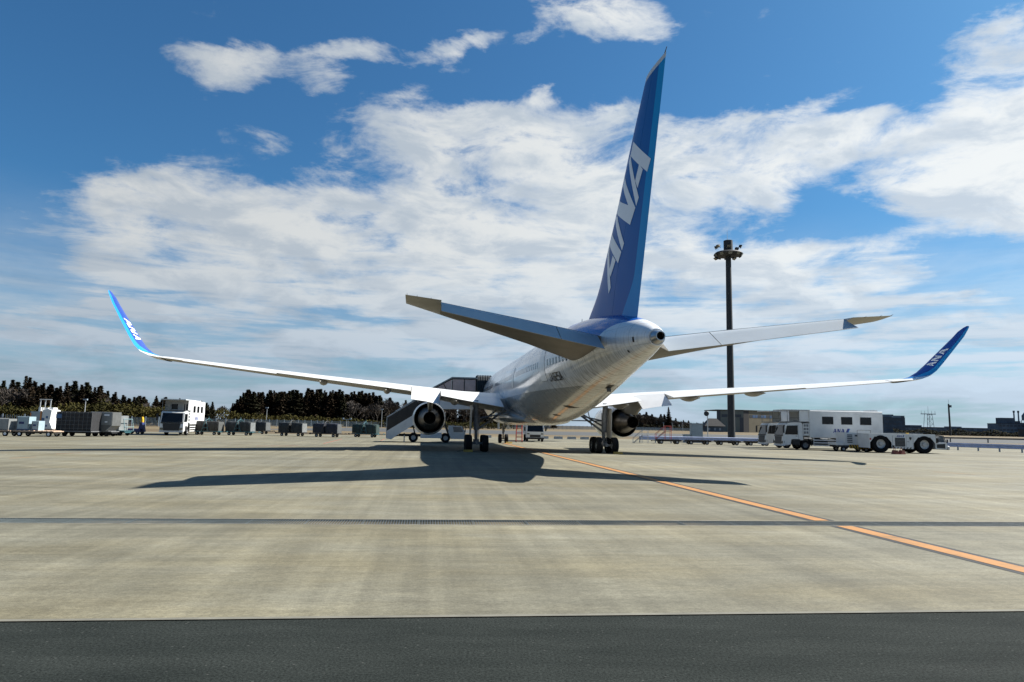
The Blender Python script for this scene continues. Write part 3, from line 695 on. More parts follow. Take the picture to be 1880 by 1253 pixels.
# vents, drains and hatches on the tail
def plate(name, s0, s1, z0, z1, m, side=-1, off=0.012):
    b = MB(); b.loft([[fus_side(s0 + (s1 - s0) * i / 2, z0 + (z1 - z0) * j / 2, off, side) for j in range(3)] for i in range(3)], (False, False), False)
    return b.build(name, m, jet)
plate('vent', 52.74, 52.86, 5.18, 5.38, 'black'); plate('vent', 52.05, 52.17, 4.85, 4.94, 'black')
def belly(name, s0, s1, t0, t1, m, off=0.012):
    b = MB(); b.loft([[fus(s0 + (s1 - s0) * i / 2, t0 + (t1 - t0) * j / 2, off) for j in range(3)] for i in range(3)], (False, False), False)
    return b.build(name, m, jet)
belly('hatch', 46.3, 47.0, pi + 0.02, pi + 0.20, 'black'); plate('vent', 40.8, 41.3, 2.90, 3.02, 'black'); plate('vent', 37.9, 38.3, 2.50, 2.58, 'grille_black')
b = MB(); b.hexa([S(46.4, 0.08, 3.80), S(46.5, 0.08, 3.56), S(46.5, 0.28, 3.56), S(46.4, 0.28, 3.82), S(46.46, 0.08, 3.80), S(46.56, 0.08, 3.56), S(46.56, 0.28, 3.56), S(46.46, 0.28, 3.82)]); b.build('hatch_flap', 'gear_grey', jet)
b = MB(); b.tube(S(41.5, 0, 7.35), S(41.62, 0, 7.78), 0.035, 0.012, 6); b.build('antenna', 'gear_grey', jet)
b = MB(); b.hexa([S(24, -.03, 7.38), S(24.6, -.03, 7.38), S(24.6, .03, 7.38), S(24, .03, 7.38), S(24.35, -.02, 7.8), S(24.6, -.02, 7.8), S(24.6, .02, 7.8), S(24.35, .02, 7.8)]); b.build('antenna', 'white_paint', jet)

# ---- aerofoil sections
def foil(c, t, m=0.0, p=0.42):
    yt = 5 * t * (0.2969 * sqrt(max(c, 0)) - 0.1260 * c - 0.3516 * c * c + 0.2843 * c ** 3 - 0.1030 * c ** 4)
    yc = m / p ** 2 * (2 * p * c - c * c) if c < p else m / (1 - p) ** 2 * (1 - 2 * p + 2 * p * c - c * c)
    return yc + yt, yc - yt
CS = [0.0, 0.004, 0.015, 0.04, 0.08, 0.15, 0.25, 0.36, 0.48, 0.60, 0.70]
def tab3(T, x): return tuple(lerp_tab([(r[0], r[i]) for r in T], x) for i in range(1, len(T[0])))
# wing: span position, leading edge station, chord, trailing edge height, incidence, thickness
WT = [(0.0, 16.8, 12.4, 2.90, 3.8, 0.145), (2.5, 18.5, 10.8, 3.10, 3.4, 0.14), (5.5, 20.6, 9.1, 3.54, 2.3, 0.118), (8.0, 22.5, 7.5, 3.96, 1.7, 0.104), (12, 25.3, 6.23, 4.34, 1.5, 0.098), (16, 28.2, 4.90, 4.70, 1.2, 0.092), (20, 31.1, 3.62, 5.06, 0.9, 0.088), (23.76, 33.86, 2.40, 5.40, 0.5, 0.088)]
HINGE = 0.73
def wing_pt(side, y, c, up, droop=0.0, off=0.0):
    le, ch, zte, inc, tc_ = tab3(WT, y)
    a = radians(inc)
    u, l = foil(c, tc_, 0.018)
    h = (u if up else l) * ch + (off if up else -off)
    x = c * ch
    if droop:
        hx = HINGE * ch; hz = (foil(HINGE, tc_, 0.018)[0] * 0.4 + foil(HINGE, tc_, 0.018)[1] * 0.6) * ch
        dx_, dz_ = x - hx, h - hz; r = radians(droop)
        x, h = hx + dx_ * cos(r) + dz_ * sin(r), hz - dx_ * sin(r) + dz_ * cos(r)
    s_ = le + x * cos(a) + h * sin(a); z_ = zte + (ch - x) * sin(a) + h * cos(a)
    return S(s_, side * y, z_)
def wing_ring(side, y, c0, c1, droop=0.0):
    if c0 == 0:
        cs = [c for c in CS if c < c1] + [c1]
        return [wing_pt(side, y, c, True) for c in cs[::-1]] + [wing_pt(side, y, c, False) for c in cs[1:]]
    cs = [c0 + (c1 - c0) * k / 5 for k in range(6)]
    return [wing_pt(side, y, c, True, droop) for c in cs[::-1]] + [wing_pt(side, y, c, False, droop) for c in cs]
def two_sided(bld, m_up, m_dn):
    """upper skin in one paint, lower skin in another"""
def letter_map(h_):   # map a text block into span / chord fractions
    return None
WL_ = [(23.76, 33.86, 2.40, 5.40, 6), (24.2, 34.3, 2.30, 5.47, 16), (24.55, 34.75, 2.12, 5.66, 34), (24.8, 35.25, 1.92, 5.98, 54), (24.97, 35.85, 1.72, 6.45, 66), (25.2, 36.85, 1.40, 7.25, 73), (25.4, 37.9, 1.06, 8.05, 76), (25.47, 38.35, 0.84, 8.42, 77), (25.52, 38.75, 0.52, 8.62, 78), (25.54, 39.0, 0.20, 8.70, 78)]
WIN_C = []
def winglet_pt(side, p, c, face, off=0.0):      # face +1: inboard/upper
    n = len(WL_) - 1; x = p * n; i = min(int(x), n - 1); f = x - i
    y, le, ch, z, an = [WL_[i][k] + (WL_[i + 1][k] - WL_[i][k]) * f for k in range(5)]
    u, l = foil(c, 0.09, 0.0); h = (u if face > 0 else l) * ch + off * face
    a = radians(an)
    return S(le + c * ch, side * (y - h * sin(a)), z + h * cos(a))
def winglet_paint():
    """white root, light blue sweep along the trailing edge, dark blue blade; laid out on a chord / span map"""
    m = bpy.data.materials.new('winglet_paint'); m.use_nodes = True
    N, L = nt(m); bs = N['Principled BSDF']
    uv = N.new('ShaderNodeUVMap'); uv.uv_map = 'span'; sp = N.new('ShaderNodeSeparateXYZ'); L.new(uv.outputs[0], sp.inputs[0])
    def ma(op, a, b=None, clamp=False):
        n = N.new('ShaderNodeMath'); n.operation = op; n.use_clamp = clamp
        for i, v in enumerate((a, b)):
            if v is None: continue
            if isinstance(v, (int, float)): n.inputs[i].default_value = v
            else: L.new(v, n.inputs[i])
        return n.outputs[0]
    c, q = sp.outputs[0], sp.outputs[1]
    white = ma('MULTIPLY', ma('SUBTRACT', ma('ADD', 0.65, ma('MULTIPLY', ma('MULTIPLY', c, c), 1.7)), q), 60, True)
    band = ma('MAXIMUM', ma('MULTIPLY', ma('SUBTRACT', c, 0.74), 200, True), ma('MULTIPLY', ma('SUBTRACT', ma('ADD', 1.15, ma('MULTIPLY', ma('MULTIPLY', c, c), 4.2)), q), 60, True))
    col = None
    for f, A, B in ((band, (0.008, 0.045, 0.27, 1), (0.006, 0.22, 0.52, 1)), (white, None, (0.66, 0.665, 0.66, 1))):
        mx = N.new('ShaderNodeMix'); mx.data_type = 'RGBA'; L.new(f, mx.inputs['Factor']); mx.inputs['B'].default_value = B
        if A: mx.inputs['A'].default_value = A
        else: L.new(col, mx.inputs['A'])
        col = mx.outputs['Result']
    L.new(col, bs.inputs['Base Color']); bs.inputs['Roughness'].default_value = 0.28; bs.inputs['Coat Weight'].default_value = 0.2
    M['winglet_paint'] = m
winglet_paint()
for side in (-1, 1):
    wb = MB(); ys = [0.0, 1.5, 2.5, 4, 5.5, 6.75, 8, 10, 12, 14, 16, 18, 20, 22, 23.76]
    rings = [wing_ring(side, y, 0, 0.72) for y in ys]
    n = len(rings[0]); nup = len(CS)
    R = [wb.pts(r) for r in rings]
    for a, c in zip(R, R[1:]):
        for k in range(n):
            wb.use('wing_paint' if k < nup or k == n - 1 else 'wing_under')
            wb.face((a[k], a[(k + 1) % n], c[(k + 1) % n], c[k]))
    wb.use('wing_paint').face(R[0]); wb.face(R[-1])
    wing = wb.build('wing', None, jet, 40)
    for nm, y0, y1, dr_ in (('inboard_flap', 2.75, 7.24, 0), ('inboard_aileron', 7.3, 9.3, 17), ('outboard_flap', 9.36, 17.6, 0), ('outboard_aileron', 17.66, 22.6, 2.5), ('trailing_edge', 22.66, 23.76, 0)):
        fb = MB(); m_ = max(2, int((y1 - y0) / 1.2))
        rr = [wing_ring(side, y0 + (y1 - y0) * i / m_, 0.724, 1.0, dr_) for i in range(m_ + 1)]
        n = len(rr[0]); R = [fb.pts(r) for r in rr]
        for a, c in zip(R, R[1:]):
            for k in range(n):
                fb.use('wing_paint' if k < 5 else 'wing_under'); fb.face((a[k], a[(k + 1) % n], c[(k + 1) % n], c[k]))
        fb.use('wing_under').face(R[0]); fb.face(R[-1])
        fb.build(nm, None, wing, 40)
    # flap track fairings: canoes slung under the trailing edge
    for y, ln, w_ in ((6.2, 4.6, 0.34), (11.0, 4.0, 0.27), (15.1, 3.4, 0.23)):
        le, ch, zte, inc, tc_ = tab3(WT, y)
        fb = MB(); rings = []
        for k in range(11):
            t = k / 10; r = max(0.02, (sin(pi * t ** 0.75) ** 0.7 if t < 0.65 else sin(pi * t ** 0.75) ** 1.1)) * w_
            s_ = le + ch + 0.25 - ln * (1 - t); zz = zte - 0.06 + (1 - t) * ln * sin(radians(inc + 2.0)) - 0.12
            rings.append([S(s_, side * y + r * cos(a), zz + r * 1.25 * sin(a)) for a in [2 * pi * j / 12 for j in range(12)]])
        fb.loft(rings).build('flap_fairing', 'wing_under', wing, 50)
    # winglet
    gb = MB(); N_P = 45; cs = [0, 0.006, 0.03, 0.09, 0.2, 0.36, 0.54, 0.7, 0.8, 0.9, 1.0]; R = []
    for i in range(N_P + 1):
        p = i / N_P
        R.append(gb.pts([winglet_pt(side, p, c, 1) for c in cs[::-1]] + [winglet_pt(side, p, c, -1) for c in cs[1:-1]]))
    n = len(R[0]); nu = len(cs) - 1
    for i, (a, c) in enumerate(zip(R, R[1:])):
        p = (i + 0.5) / N_P
        for k in range(n):
            if k < nu: cc = (cs[::-1][k] + cs[::-1][k + 1]) / 2
            else: cc = (([0] + cs[1:] + [1.0])[k - nu] + (cs + [1.0])[min(k - nu + 1, len(cs))]) / 2
            gb.face((a[k], a[(k + 1) % n], c[(k + 1) % n], c[k]))
    gb.face(R[-1])
    wl = gb.build('winglet', 'winglet_paint', jet, 50)
    uvl = wl.data.uv_layers.new(name='span'); cl_ = cs[::-1] + cs[1:-1]
    for lp in wl.data.loops:
        uvl.data[lp.index].uv = (cl_[lp.vertex_index % len(cl_)], (lp.vertex_index // len(cl_)) / N_P * (len(WL_) - 1))
    q, wd = text_quads('ANA', 0.05)
    p0, p1 = 0.41, 0.575
    for face in (1, -1):
        def wfn(a, b_, e, side=side, face=face, wd=wd):
            t = a / wd
            if (side < 0) == (face > 0): t = 1 - t      # read with the letter tops towards the leading edge
            return winglet_pt(side, p0 + (p1 - p0) * t, 0.64 - b_ * 0.42, face, 0.010 + e)
        decal('lettering', q, wfn, 'letter_white', wl, 3, 2)

# ---- fin and rudder
LE_ = [(6.3, 41.9), (7.465, 43.86), (7.9, 44.75), (8.49, 45.70), (10.03, 47.19), (11.32, 48.50), (14.05, 50.97), (15.06, 51.95), (15.86, 52.74)]
TE_ = [(6.33, 51.45), (15.85, 55.0)]
HG_ = [(6.3, 48.38), (6.8, 48.58), (7.79, 49.03), (9.24, 49.80), (11, 51.0), (13.6, 52.58), (15.7, 53.78)]
def lin(T, z):
    if z > T[-1][0]: (a, b), (c, d) = T[-2], T[-1]; return b + (d - b) * (z - a) / (c - a)
    return lerp_tab(T, z)
def fin_y(s, z):
    le, te = smooth_tab(LE_, z), lin(TE_, z)
    c = max(0, min(1, (s - le) / (te - le)))
    t = 0.105 if z > 8.4 else 0.105 - 0.02 * (8.4 - z) / 2
    return foil(c, t)[0] * (te - le)
def fin_paint():
    m = bpy.data.materials.new('fin_paint'); m.use_nodes = True
    N, L = nt(m); bs = N['Principled BSDF']
    def ma(op, a, b=None, clamp=False):
        n = N.new('ShaderNodeMath'); n.operation = op; n.use_clamp = clamp
        for i, v in enumerate((a, b)):
            if v is None: continue
            if isinstance(v, (int, float)): n.inputs[i].default_value = v
            else: L.new(v, n.inputs[i])
        return n.outputs[0]
    t = N.new('ShaderNodeTexCoord'); sp = N.new('ShaderNodeSeparateXYZ'); L.new(t.outputs['Object'], sp.inputs[0])
    x, y, z = sp.outputs; s = ma('SUBTRACT', 30.0, y)
    te = ma('ADD', 51.452, ma('MULTIPLY', ma('SUBTRACT', z, 6.328), 0.3729))
    mr = N.new('ShaderNodeMapRange'); mr.interpolation_type = 'SMOOTHSTEP'; L.new(z, mr.inputs['Value'])
    for k, v in (('From Min', 6.1), ('From Max', 8.3), ('To Min', 1.15), ('To Max', 0.0)): mr.inputs[k].default_value = v
    wid = ma('ADD', ma('ADD', 0.55, ma('MULTIPLY', ma('SUBTRACT', 15.85, z), 0.030)), mr.outputs[0])
    f = N.new('ShaderNodeMapRange'); L.new(ma('SUBTRACT', ma('SUBTRACT', te, s), wid), f.inputs['Value'])
    for k, v in (('From Min', -0.008), ('From Max', 0.008), ('To Min', 1.0), ('To Max', 0.0)): f.inputs[k].default_value = v
    mx = N.new('ShaderNodeMix'); mx.data_type = 'RGBA'; L.new(f.outputs[0], mx.inputs['Factor'])
    n1 = N.new('ShaderNodeTexNoise'); n1.inputs['Scale'].default_value = 0.7; n1.inputs['Detail'].default_value = 6
    mp = N.new('ShaderNodeMapping'); mp.inputs['Scale'].default_value = (1, 1, 0.25); L.new(t.outputs['Object'], mp.inputs[0]); L.new(mp.outputs[0], n1.inputs['Vector'])
    dk = N.new('ShaderNodeMix'); dk.data_type = 'RGBA'; L.new(n1.outputs[0], dk.inputs['Factor'])
    dk.inputs['A'].default_value = (0.001, 0.088, 0.32, 1); dk.inputs['B'].default_value = (0.002, 0.110, 0.39, 1)
    L.new(dk.outputs['Result'], mx.inputs['A']); mx.inputs['B'].default_value = (0.002, 0.26, 0.60, 1)
    L.new(mx.outputs['Result'], bs.inputs['Base Color'])
    r = N.new('ShaderNodeMapRange'); L.new(n1.outputs[0], r.inputs['Value']); r.inputs['To Min'].default_value = 0.3; r.inputs['To Max'].default_value = 0.46
    L.new(r.outputs[0], bs.inputs['Roughness'])
    bs.inputs['Coat Weight'].default_value = 0.02; bs.inputs['Specular IOR Level'].default_value = 0.14
    rp = N.new('ShaderNodeTexNoise'); rp.inputs['Scale'].default_value = 1.0; rp.inputs['Detail'].default_value = 1
    L.new(t.outputs['Object'], rp.inputs['Vector'])
    bp = N.new('ShaderNodeBump'); bp.inputs['Strength'].default_value = 0.2; bp.inputs['Distance'].default_value = 0.02
    L.new(rp.outputs[0], bp.inputs['Height']); L.new(bp.outputs[0], bs.inputs['Normal'])
    M['fin_paint'] = m
fin_paint()
def fin_loft(name, z0, z1, nz_, f0, f1, m, caps=True, parent=jet):
    b = MB(); R = []
    for i in range(nz_ + 1):
        z = z0 + (z1 - z0) * i / nz_
        a, e = f0(z), f1(z); L_ = []; m_ = 12
        cs = [(1 - cos(pi * k / m_)) / 2 if False else (k / m_) ** 1.5 for k in range(m_ + 1)]
        ss = [a + (e - a) * c for c in cs]
        L_ = [S(s, -fin_y(s, z), z) for s in ss[::-1]] + [S(s, fin_y(s, z), z) for s in ss[1:]]
        R.append(L_)
    b.loft(R)
    return b.build(name, m, parent, 40)
fin = fin_loft('tail_fin', 6.45, 15.72, 30, lambda z: smooth_tab(LE_, z), lambda z: lin(HG_, z) - 0.012, 'fin_paint')
rud = fin_loft('rudder', 6.36, 15.72, 24, lambda z: lin(HG_, z) + 0.012, lambda z: lin(TE_, z), 'fin_paint')
fin_loft('fin_cap', 15.725, 15.90, 3, lambda z: smooth_tab(LE_, z) + (z - 15.725) * 1.2, lambda z: lin(TE_, z) + 0.02, 'wing_paint')
b = MB(); b.tube(S(54.85, 0, 15.9), S(55.1, 0, 16.05), 0.02, 0.012, 6); b.build('static_rod', 'black', jet)
FQ = [[(51.57, 13.80), (53.37, 12.36), (52.99, 11.97), (51.20, 13.32)], [(52.25, 12.56), (52.60, 12.207), (52.02, 11.63), (51.79, 12.01)], [(51.20, 13.36), (52.111, 11.209), (51.824, 10.931), (50.96, 13.14)],
      [(50.354, 12.70), (51.736, 10.889), (51.42, 10.62), (50.13, 12.36)], [(49.58, 11.86), (51.736, 10.889), (51.12, 10.338), (49.17, 11.43)], [(49.40, 11.26), (50.399, 9.727), (50.129, 9.479), (49.00, 11.22)],
      [(48.641, 10.61), (50.051, 9.441), (49.616, 9.036), (48.20, 10.22)], [(48.90, 9.55), (49.311, 9.24), (48.581, 8.642), (48.384, 9.002)], [(48.22, 10.22), (48.606, 8.142), (48.284, 7.933), (47.88, 9.98)]]
for side in (-1, 1):
    fq = FQ if side < 0 else [[(s, z) for s, z in q] for q in FQ]
    decal('lettering', fq, lambda s, z, e, side=side: S(s, side * (fin_y(s, z) + 0.012 + e), z), 'letter_white', fin, 10, 4)
b = MB(); b.hexa([S(48.3, -.16, 6.7), S(51.3, -.05, 6.1), S(51.3, .05, 6.1), S(48.3, .16, 6.7), S(48.3, -.16, 6.8), S(51.3, -.05, 6.3), S(51.3, .05, 6.3), S(48.3, .16, 6.8)]); b.build('rudder_sill', 'black', jet)

# ---- tailplane, with the elevators hanging a little
TT = [(0.6, 45.2, 5.06, 49.75, 5.50), (1.4, 45.75, 5.13, 50.1, 5.60), (4.0, 48.05, 5.60, 51.2, 5.92), (8.05, 51.40, 6.22, 53.05, 6.32), (9.31, 52.45, 6.42, 53.75, 6.40)]   # x, LE s, LE z, hinge s, hinge z
def tail_sec(side, x, full=False):
    les, lez, hs, hz = tab3(TT, x)
    d = Vector((hs - les, hz - lez)); ch = d.length / 0.73; u = d.normalized(); nn = Vector((-u.y, u.x))
    c1 = 1.0 if full else 0.73
    cs = [c for c in CS if c < c1 - 0.02] + [c1]
    f = lambda c, up: (lambda q: S(q.x, side * x, q.y))(Vector((les, lez)) + u * c * ch + nn * foil(c, 0.105)[0 if up else 1] * ch)
    return [f(c, True) for c in cs[::-1]] + [f(c, False) for c in cs[1:]]
for side in (-1, 1):
    b = MB(); xs = [0.6, 1.4, 2.6, 4.0, 5.5, 7.0, 8.02]
    rr = [tail_sec(side, x) for x in xs]; n = len(rr[0]); R = [b.pts(r) for r in rr]
    for a, c in zip(R, R[1:]):
        for k in range(n):
            b.use('tail_paint' if k < n // 2 else 'tail_under_shaded'); b.face((a[k], a[(k + 1) % n], c[(k + 1) % n], c[k]))
    b.face(R[0]); b.face(R[-1])
    tp = b.build('tailplane', None, jet, 40)
    b = MB(); rr = [tail_sec(side, x, True) for x in (8.024, 8.7, 9.1)]
    tip = tail_sec(side, 9.31, True); cx = sum(p[1] for p in tip) / len(tip)
    rr.append([(p[0], p[1], p[2]) for p in tip]); b.loft(rr).build('tailplane_tip', 'wing_under', tp, 40)
    EV = [(1.34, 50.07, 5.585, 51.42, 5.03), (4.0, 51.2, 5.92, 52.42, 5.36), (8.02, 53.04, 6.315, 53.98, 5.90)]
    for xa, xb, ns in ((1.34, 3.26, 2), (3.29, 8.02, 4)):
        b = MB(); rr = []
        for i in range(ns + 1):
            x = xa + (xb - xa) * i / ns
            hs, hz, ts, tz = tab3(EV, x); d = Vector((ts - hs, tz - hz)); u = d.normalized(); nn = Vector((-u.y, u.x)); ch0 = tab3(TT, x); c0 = hypot(ch0[2] - ch0[0], ch0[3] - ch0[1]) / 0.73
            th = foil(0.73, 0.105)[0] * c0; L_ = []
            pts = [(1.0, 0.008), (0.6, 0.42 * th), (0.25, 0.78 * th), (0.02, 0.99 * th), (-0.08, 0.6 * th), (-0.11, 0), (-0.08, -0.6 * th), (0.02, -0.99 * th), (0.25, -0.78 * th), (0.6, -0.42 * th), (1.0, -0.008)]
            rr.append([S(hs + u.x * c * d.length + nn.x * h, side * x, hz + u.y * c * d.length + nn.y * h) for c, h in pts])
        n = len(rr[0]); R = [b.pts(r) for r in rr]
        for a, c in zip(R, R[1:]):
            for k in range(n):
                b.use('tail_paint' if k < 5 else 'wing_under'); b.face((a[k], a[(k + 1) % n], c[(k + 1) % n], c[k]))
        b.use('wing_under').face(R[0]); b.face(R[-1])
        b.build('elevator', None, tp, 40)
    for x in (8.4, 8.9, 9.25):
        les, lez, hs, hz = tab3(TT, x); s_ = les + (hs - les) / 0.73
        wq = MB(); wq.tube(S(s_ - 0.02, side * x, hz), S(s_ + 0.13, side * x, hz + 0.03), 0.008, 0.005, 5); wq.build('static_rod', 'black', tp)

# ---- engines
for side in (-1, 1):
    cx, cz = side * 7.93, 2.30
    c0 = S(0, cx, cz); c0 = (cx, 30.0, cz)
    b = MB()
    P = [(17.55, 1.02), (17.42, 1.12), (17.5, 1.20), (17.8, 1.27), (18.5, 1.345), (19.5, 1.37), (20.6, 1.36), (21.6, 1.31), (22.3, 1.25), (22.72, 1.205), (22.71, 1.185), (22.2, 1.18), (21.2, 1.17), (20.4, 1.16)]
    b.use('white_paint').rev([(-s, r) for s, r in P[4:11]], c0, 'y', 48)
    b.use('bright_metal').rev([(-s, r) for s, r in P[:5]], c0, 'y', 48)
    b.use('black').rev([(-s, r) for s, r in P[10:]] + [(-20.4, 0.5)], c0, 'y', 48)
    b.use('grille_black').rev([(-17.55, 1.02), (-18.6, 1.1), (-18.7, 0.2)], c0, 'y', 32)
    eng = b.build('engine', None, jet, 40)
    b = MB(); b.rev([(-20.6, 0.98), (-21.6, 0.99), (-22.4, 0.95), (-23.0, 0.86), (-23.6, 0.745), (-24.2, 0.635), (-24.8, 0.54), (-25.35, 0.475), (-25.35, 0.45), (-24.9, 0.45)], c0, 'y', 40)
    cn = b.build('core_nozzle', 'exhaust_metal', eng, 50)
    for s_ in (22.95, 24.15):
        b = MB(); r_ = lerp_tab([(22.4, .95), (23.0, .86), (23.6, .745), (24.2, .635), (24.8, .54)], s_); b.rev([(-s_, r_ + 0.003), (-s_ - 0.02, r_ + 0.010), (-s_ - 0.05, r_ - 0.008)], c0, 'y', 40); b.build('nozzle_seam', 'gear_grey', cn, 50)
    b = MB(); b.rev([(-25.0, 0.452), (-24.2, 0.44), (-24.2, 0.001)], c0, 'y', 32); b.build('nozzle_bore', 'void', cn)
    b = MB(); b.rev([(-24.3, 0.20), (-25.0, 0.12), (-25.3, 0.02)], c0, 'y', 24, (False, True)); b.build('exhaust_plug', 'black', cn, 50)
    # pylon: slab from the wing down to the nacelle, with the pointed aft fairing over the core nozzle
    b = MB(); w_ = 0.24
    top = [(18.6, 3.75), (21.5, 4.15), (24.5, 4.25), (27.0, 3.98), (28.6, 3.9)]
    bot = [(18.6, 3.55), (21.5, 3.35), (23.2, 3.05), (25.9, 2.85), (28.6, 3.72)]
    R = []
    for (s1, z1), (s2, z2) in zip(top, bot):
        k = 1.0 if 20 < s1 < 27.5 else 0.35
        R.append([S(s2, cx - w_ * k * 0.55, z2), S(s2, cx + w_ * k * 0.55, z2), S(s1, cx + w_ * k, (z1 * 2 + z2) / 3), S(s1, cx + w_ * k, z1), S(s1, cx - w_ * k, z1), S(s1, cx - w_ * k, (z1 * 2 + z2) / 3)])
    b.loft(R).build('pylon', 'wing_under', eng, 40)

# ---- landing gear
for side in (-1, 1):
    gx_ = side * 4.65
    b = MB()
    b.tube(S(28.87, gx_, 0.62), S(28.87, gx_, 1.7), 0.115, n=12); b.tube(S(28.87, gx_, 1.5), S(28.95, gx_ + side * 0.1, 3.6), 0.19, n=12)
    b.tube(S(28.0, gx_, 0.60), S(29.75, gx_, 0.60), 0.13, n=10)                      # bogie beam
    for s_ in (28.16, 29.58): b.tube(S(s_, gx_ - 0.62, 0.585), S(s_, gx_ + 0.62, 0.585), 0.075, n=8)
    b.box(gx_ - 0.2, gx_ + 0.2, 30 - 29.1, 30 - 28.6, 0.5, 0.86)
    gear = b.build('main_gear', 'gear_grey', jet, 40)
    b = MB()
    b.tube(S(28.87, gx_ - side * 0.1, 1.55), S(28.6, gx_ - side * 2.1, 3.0), 0.075); b.tube(S(28.87, gx_, 1.9), S(27.6, gx_ - side * 1.5, 2.9), 0.06)
    b.tube(S(28.87, gx_ - side * 0.2, 2.35), S(29.2, gx_ - side * 2.3, 2.75), 0.05); b.tube(S(29.1, gx_, 0.8), S(29.2, gx_, 1.5), 0.05); b.tube(S(29.12, gx_, 1.5), S(28.9, gx_, 1.9), 0.05)
    b.tube(S(28.8, gx_ - side * 0.9, 1.95), S(28.9, gx_ - side * 1.2, 3.0), 0.035); b.tube(S(29.0, gx_ - 0.2, 2.9), S(29.05, gx_ - 0.16, 0.9), 0.022); b.tube(S(29.05, gx_ + 0.2, 2.6), S(29.1, gx_ + 0.14, 0.8), 0.02)
    b.build('brace', 'gear_grey', gear, 40)
    b = MB(); b.hexa([S(28.2, gx_ + side * 0.42, 1.2), S(29.35, gx_ + side * 0.42, 1.0), S(29.35, gx_ + side * 0.46, 1.0), S(28.2, gx_ + side * 0.46, 1.2), S(28.0, gx_ + side * 0.36, 3.3), S(29.6, gx_ + side * 0.36, 3.2), S(29.6, gx_ + side * 0.41, 3.2), S(28.0, gx_ + side * 0.41, 3.3)]); b.build('gear_door', 'wing_under', gear)
    for s_ in (28.16, 29.58):
        for e in (-0.57, 0.57): wheel('wheel', gear, S(s_, gx_ + e, 0.585), 'x', 0.585, 0.43, 0.46, 28, 'gear_grey')
    b = MB(); b.box(side * 2.6, side * 4.3, 30 - 29.6, 30 - 27.2, 2.28, 2.34) if side < 0 else b.box(2.6, 4.3, 30 - 29.6, 30 - 27.2, 2.28, 2.34)
    b.build('wheel_well', 'black', gear)
b = MB(); b.tube(S(6.07, 0, 0.47), S(6.07, 0, 1.1), 0.075, n=10); b.tube(S(6.07, 0, 1.0), S(6.0, 0, 2.3), 0.12, n=10); b.tube(S(6.07, -0.42, 0.47), S(6.07, 0.42, 0.47), 0.06)
b.tube(S(6.07, 0, 1.5), S(7.6, 0, 2.2), 0.05); b.tube(S(6.2, 0, 0.6), S(6.35, 0, 1.0), 0.03); b.tube(S(6.35, 0, 1.0), S(6.1, 0, 1.35), 0.03); b.box(-0.12, 0.12, 30 - 6.35, 30 - 6.2, 1.15, 1.4)
ng = b.build('nose_gear', 'gear_grey', jet, 40)
for e in (-0.33, 0.33): wheel('wheel', ng, S(6.07, e, 0.47), 'x', 0.47, 0.33, 0.46, 24, 'gear_grey')
for e in (-0.5, 0.5):
    b = MB(); b.box(e - 0.02, e + 0.02, 30 - 6.9, 30 - 5.2, 1.45, 2.2); b.build('gear_door', 'white_paint', ng)
b = MB(); b.hexa([S(5.6, -.05, 2.05), S(6.2, -.05, 2.05), S(6.2, .05, 2.05), S(5.6, .05, 2.05), S(5.9, -.02, 1.75), S(6.2, -.02, 1.75), S(6.2, .02, 1.75), S(5.9, .02, 1.75)]); b.build('antenna', 'white_paint', jet)
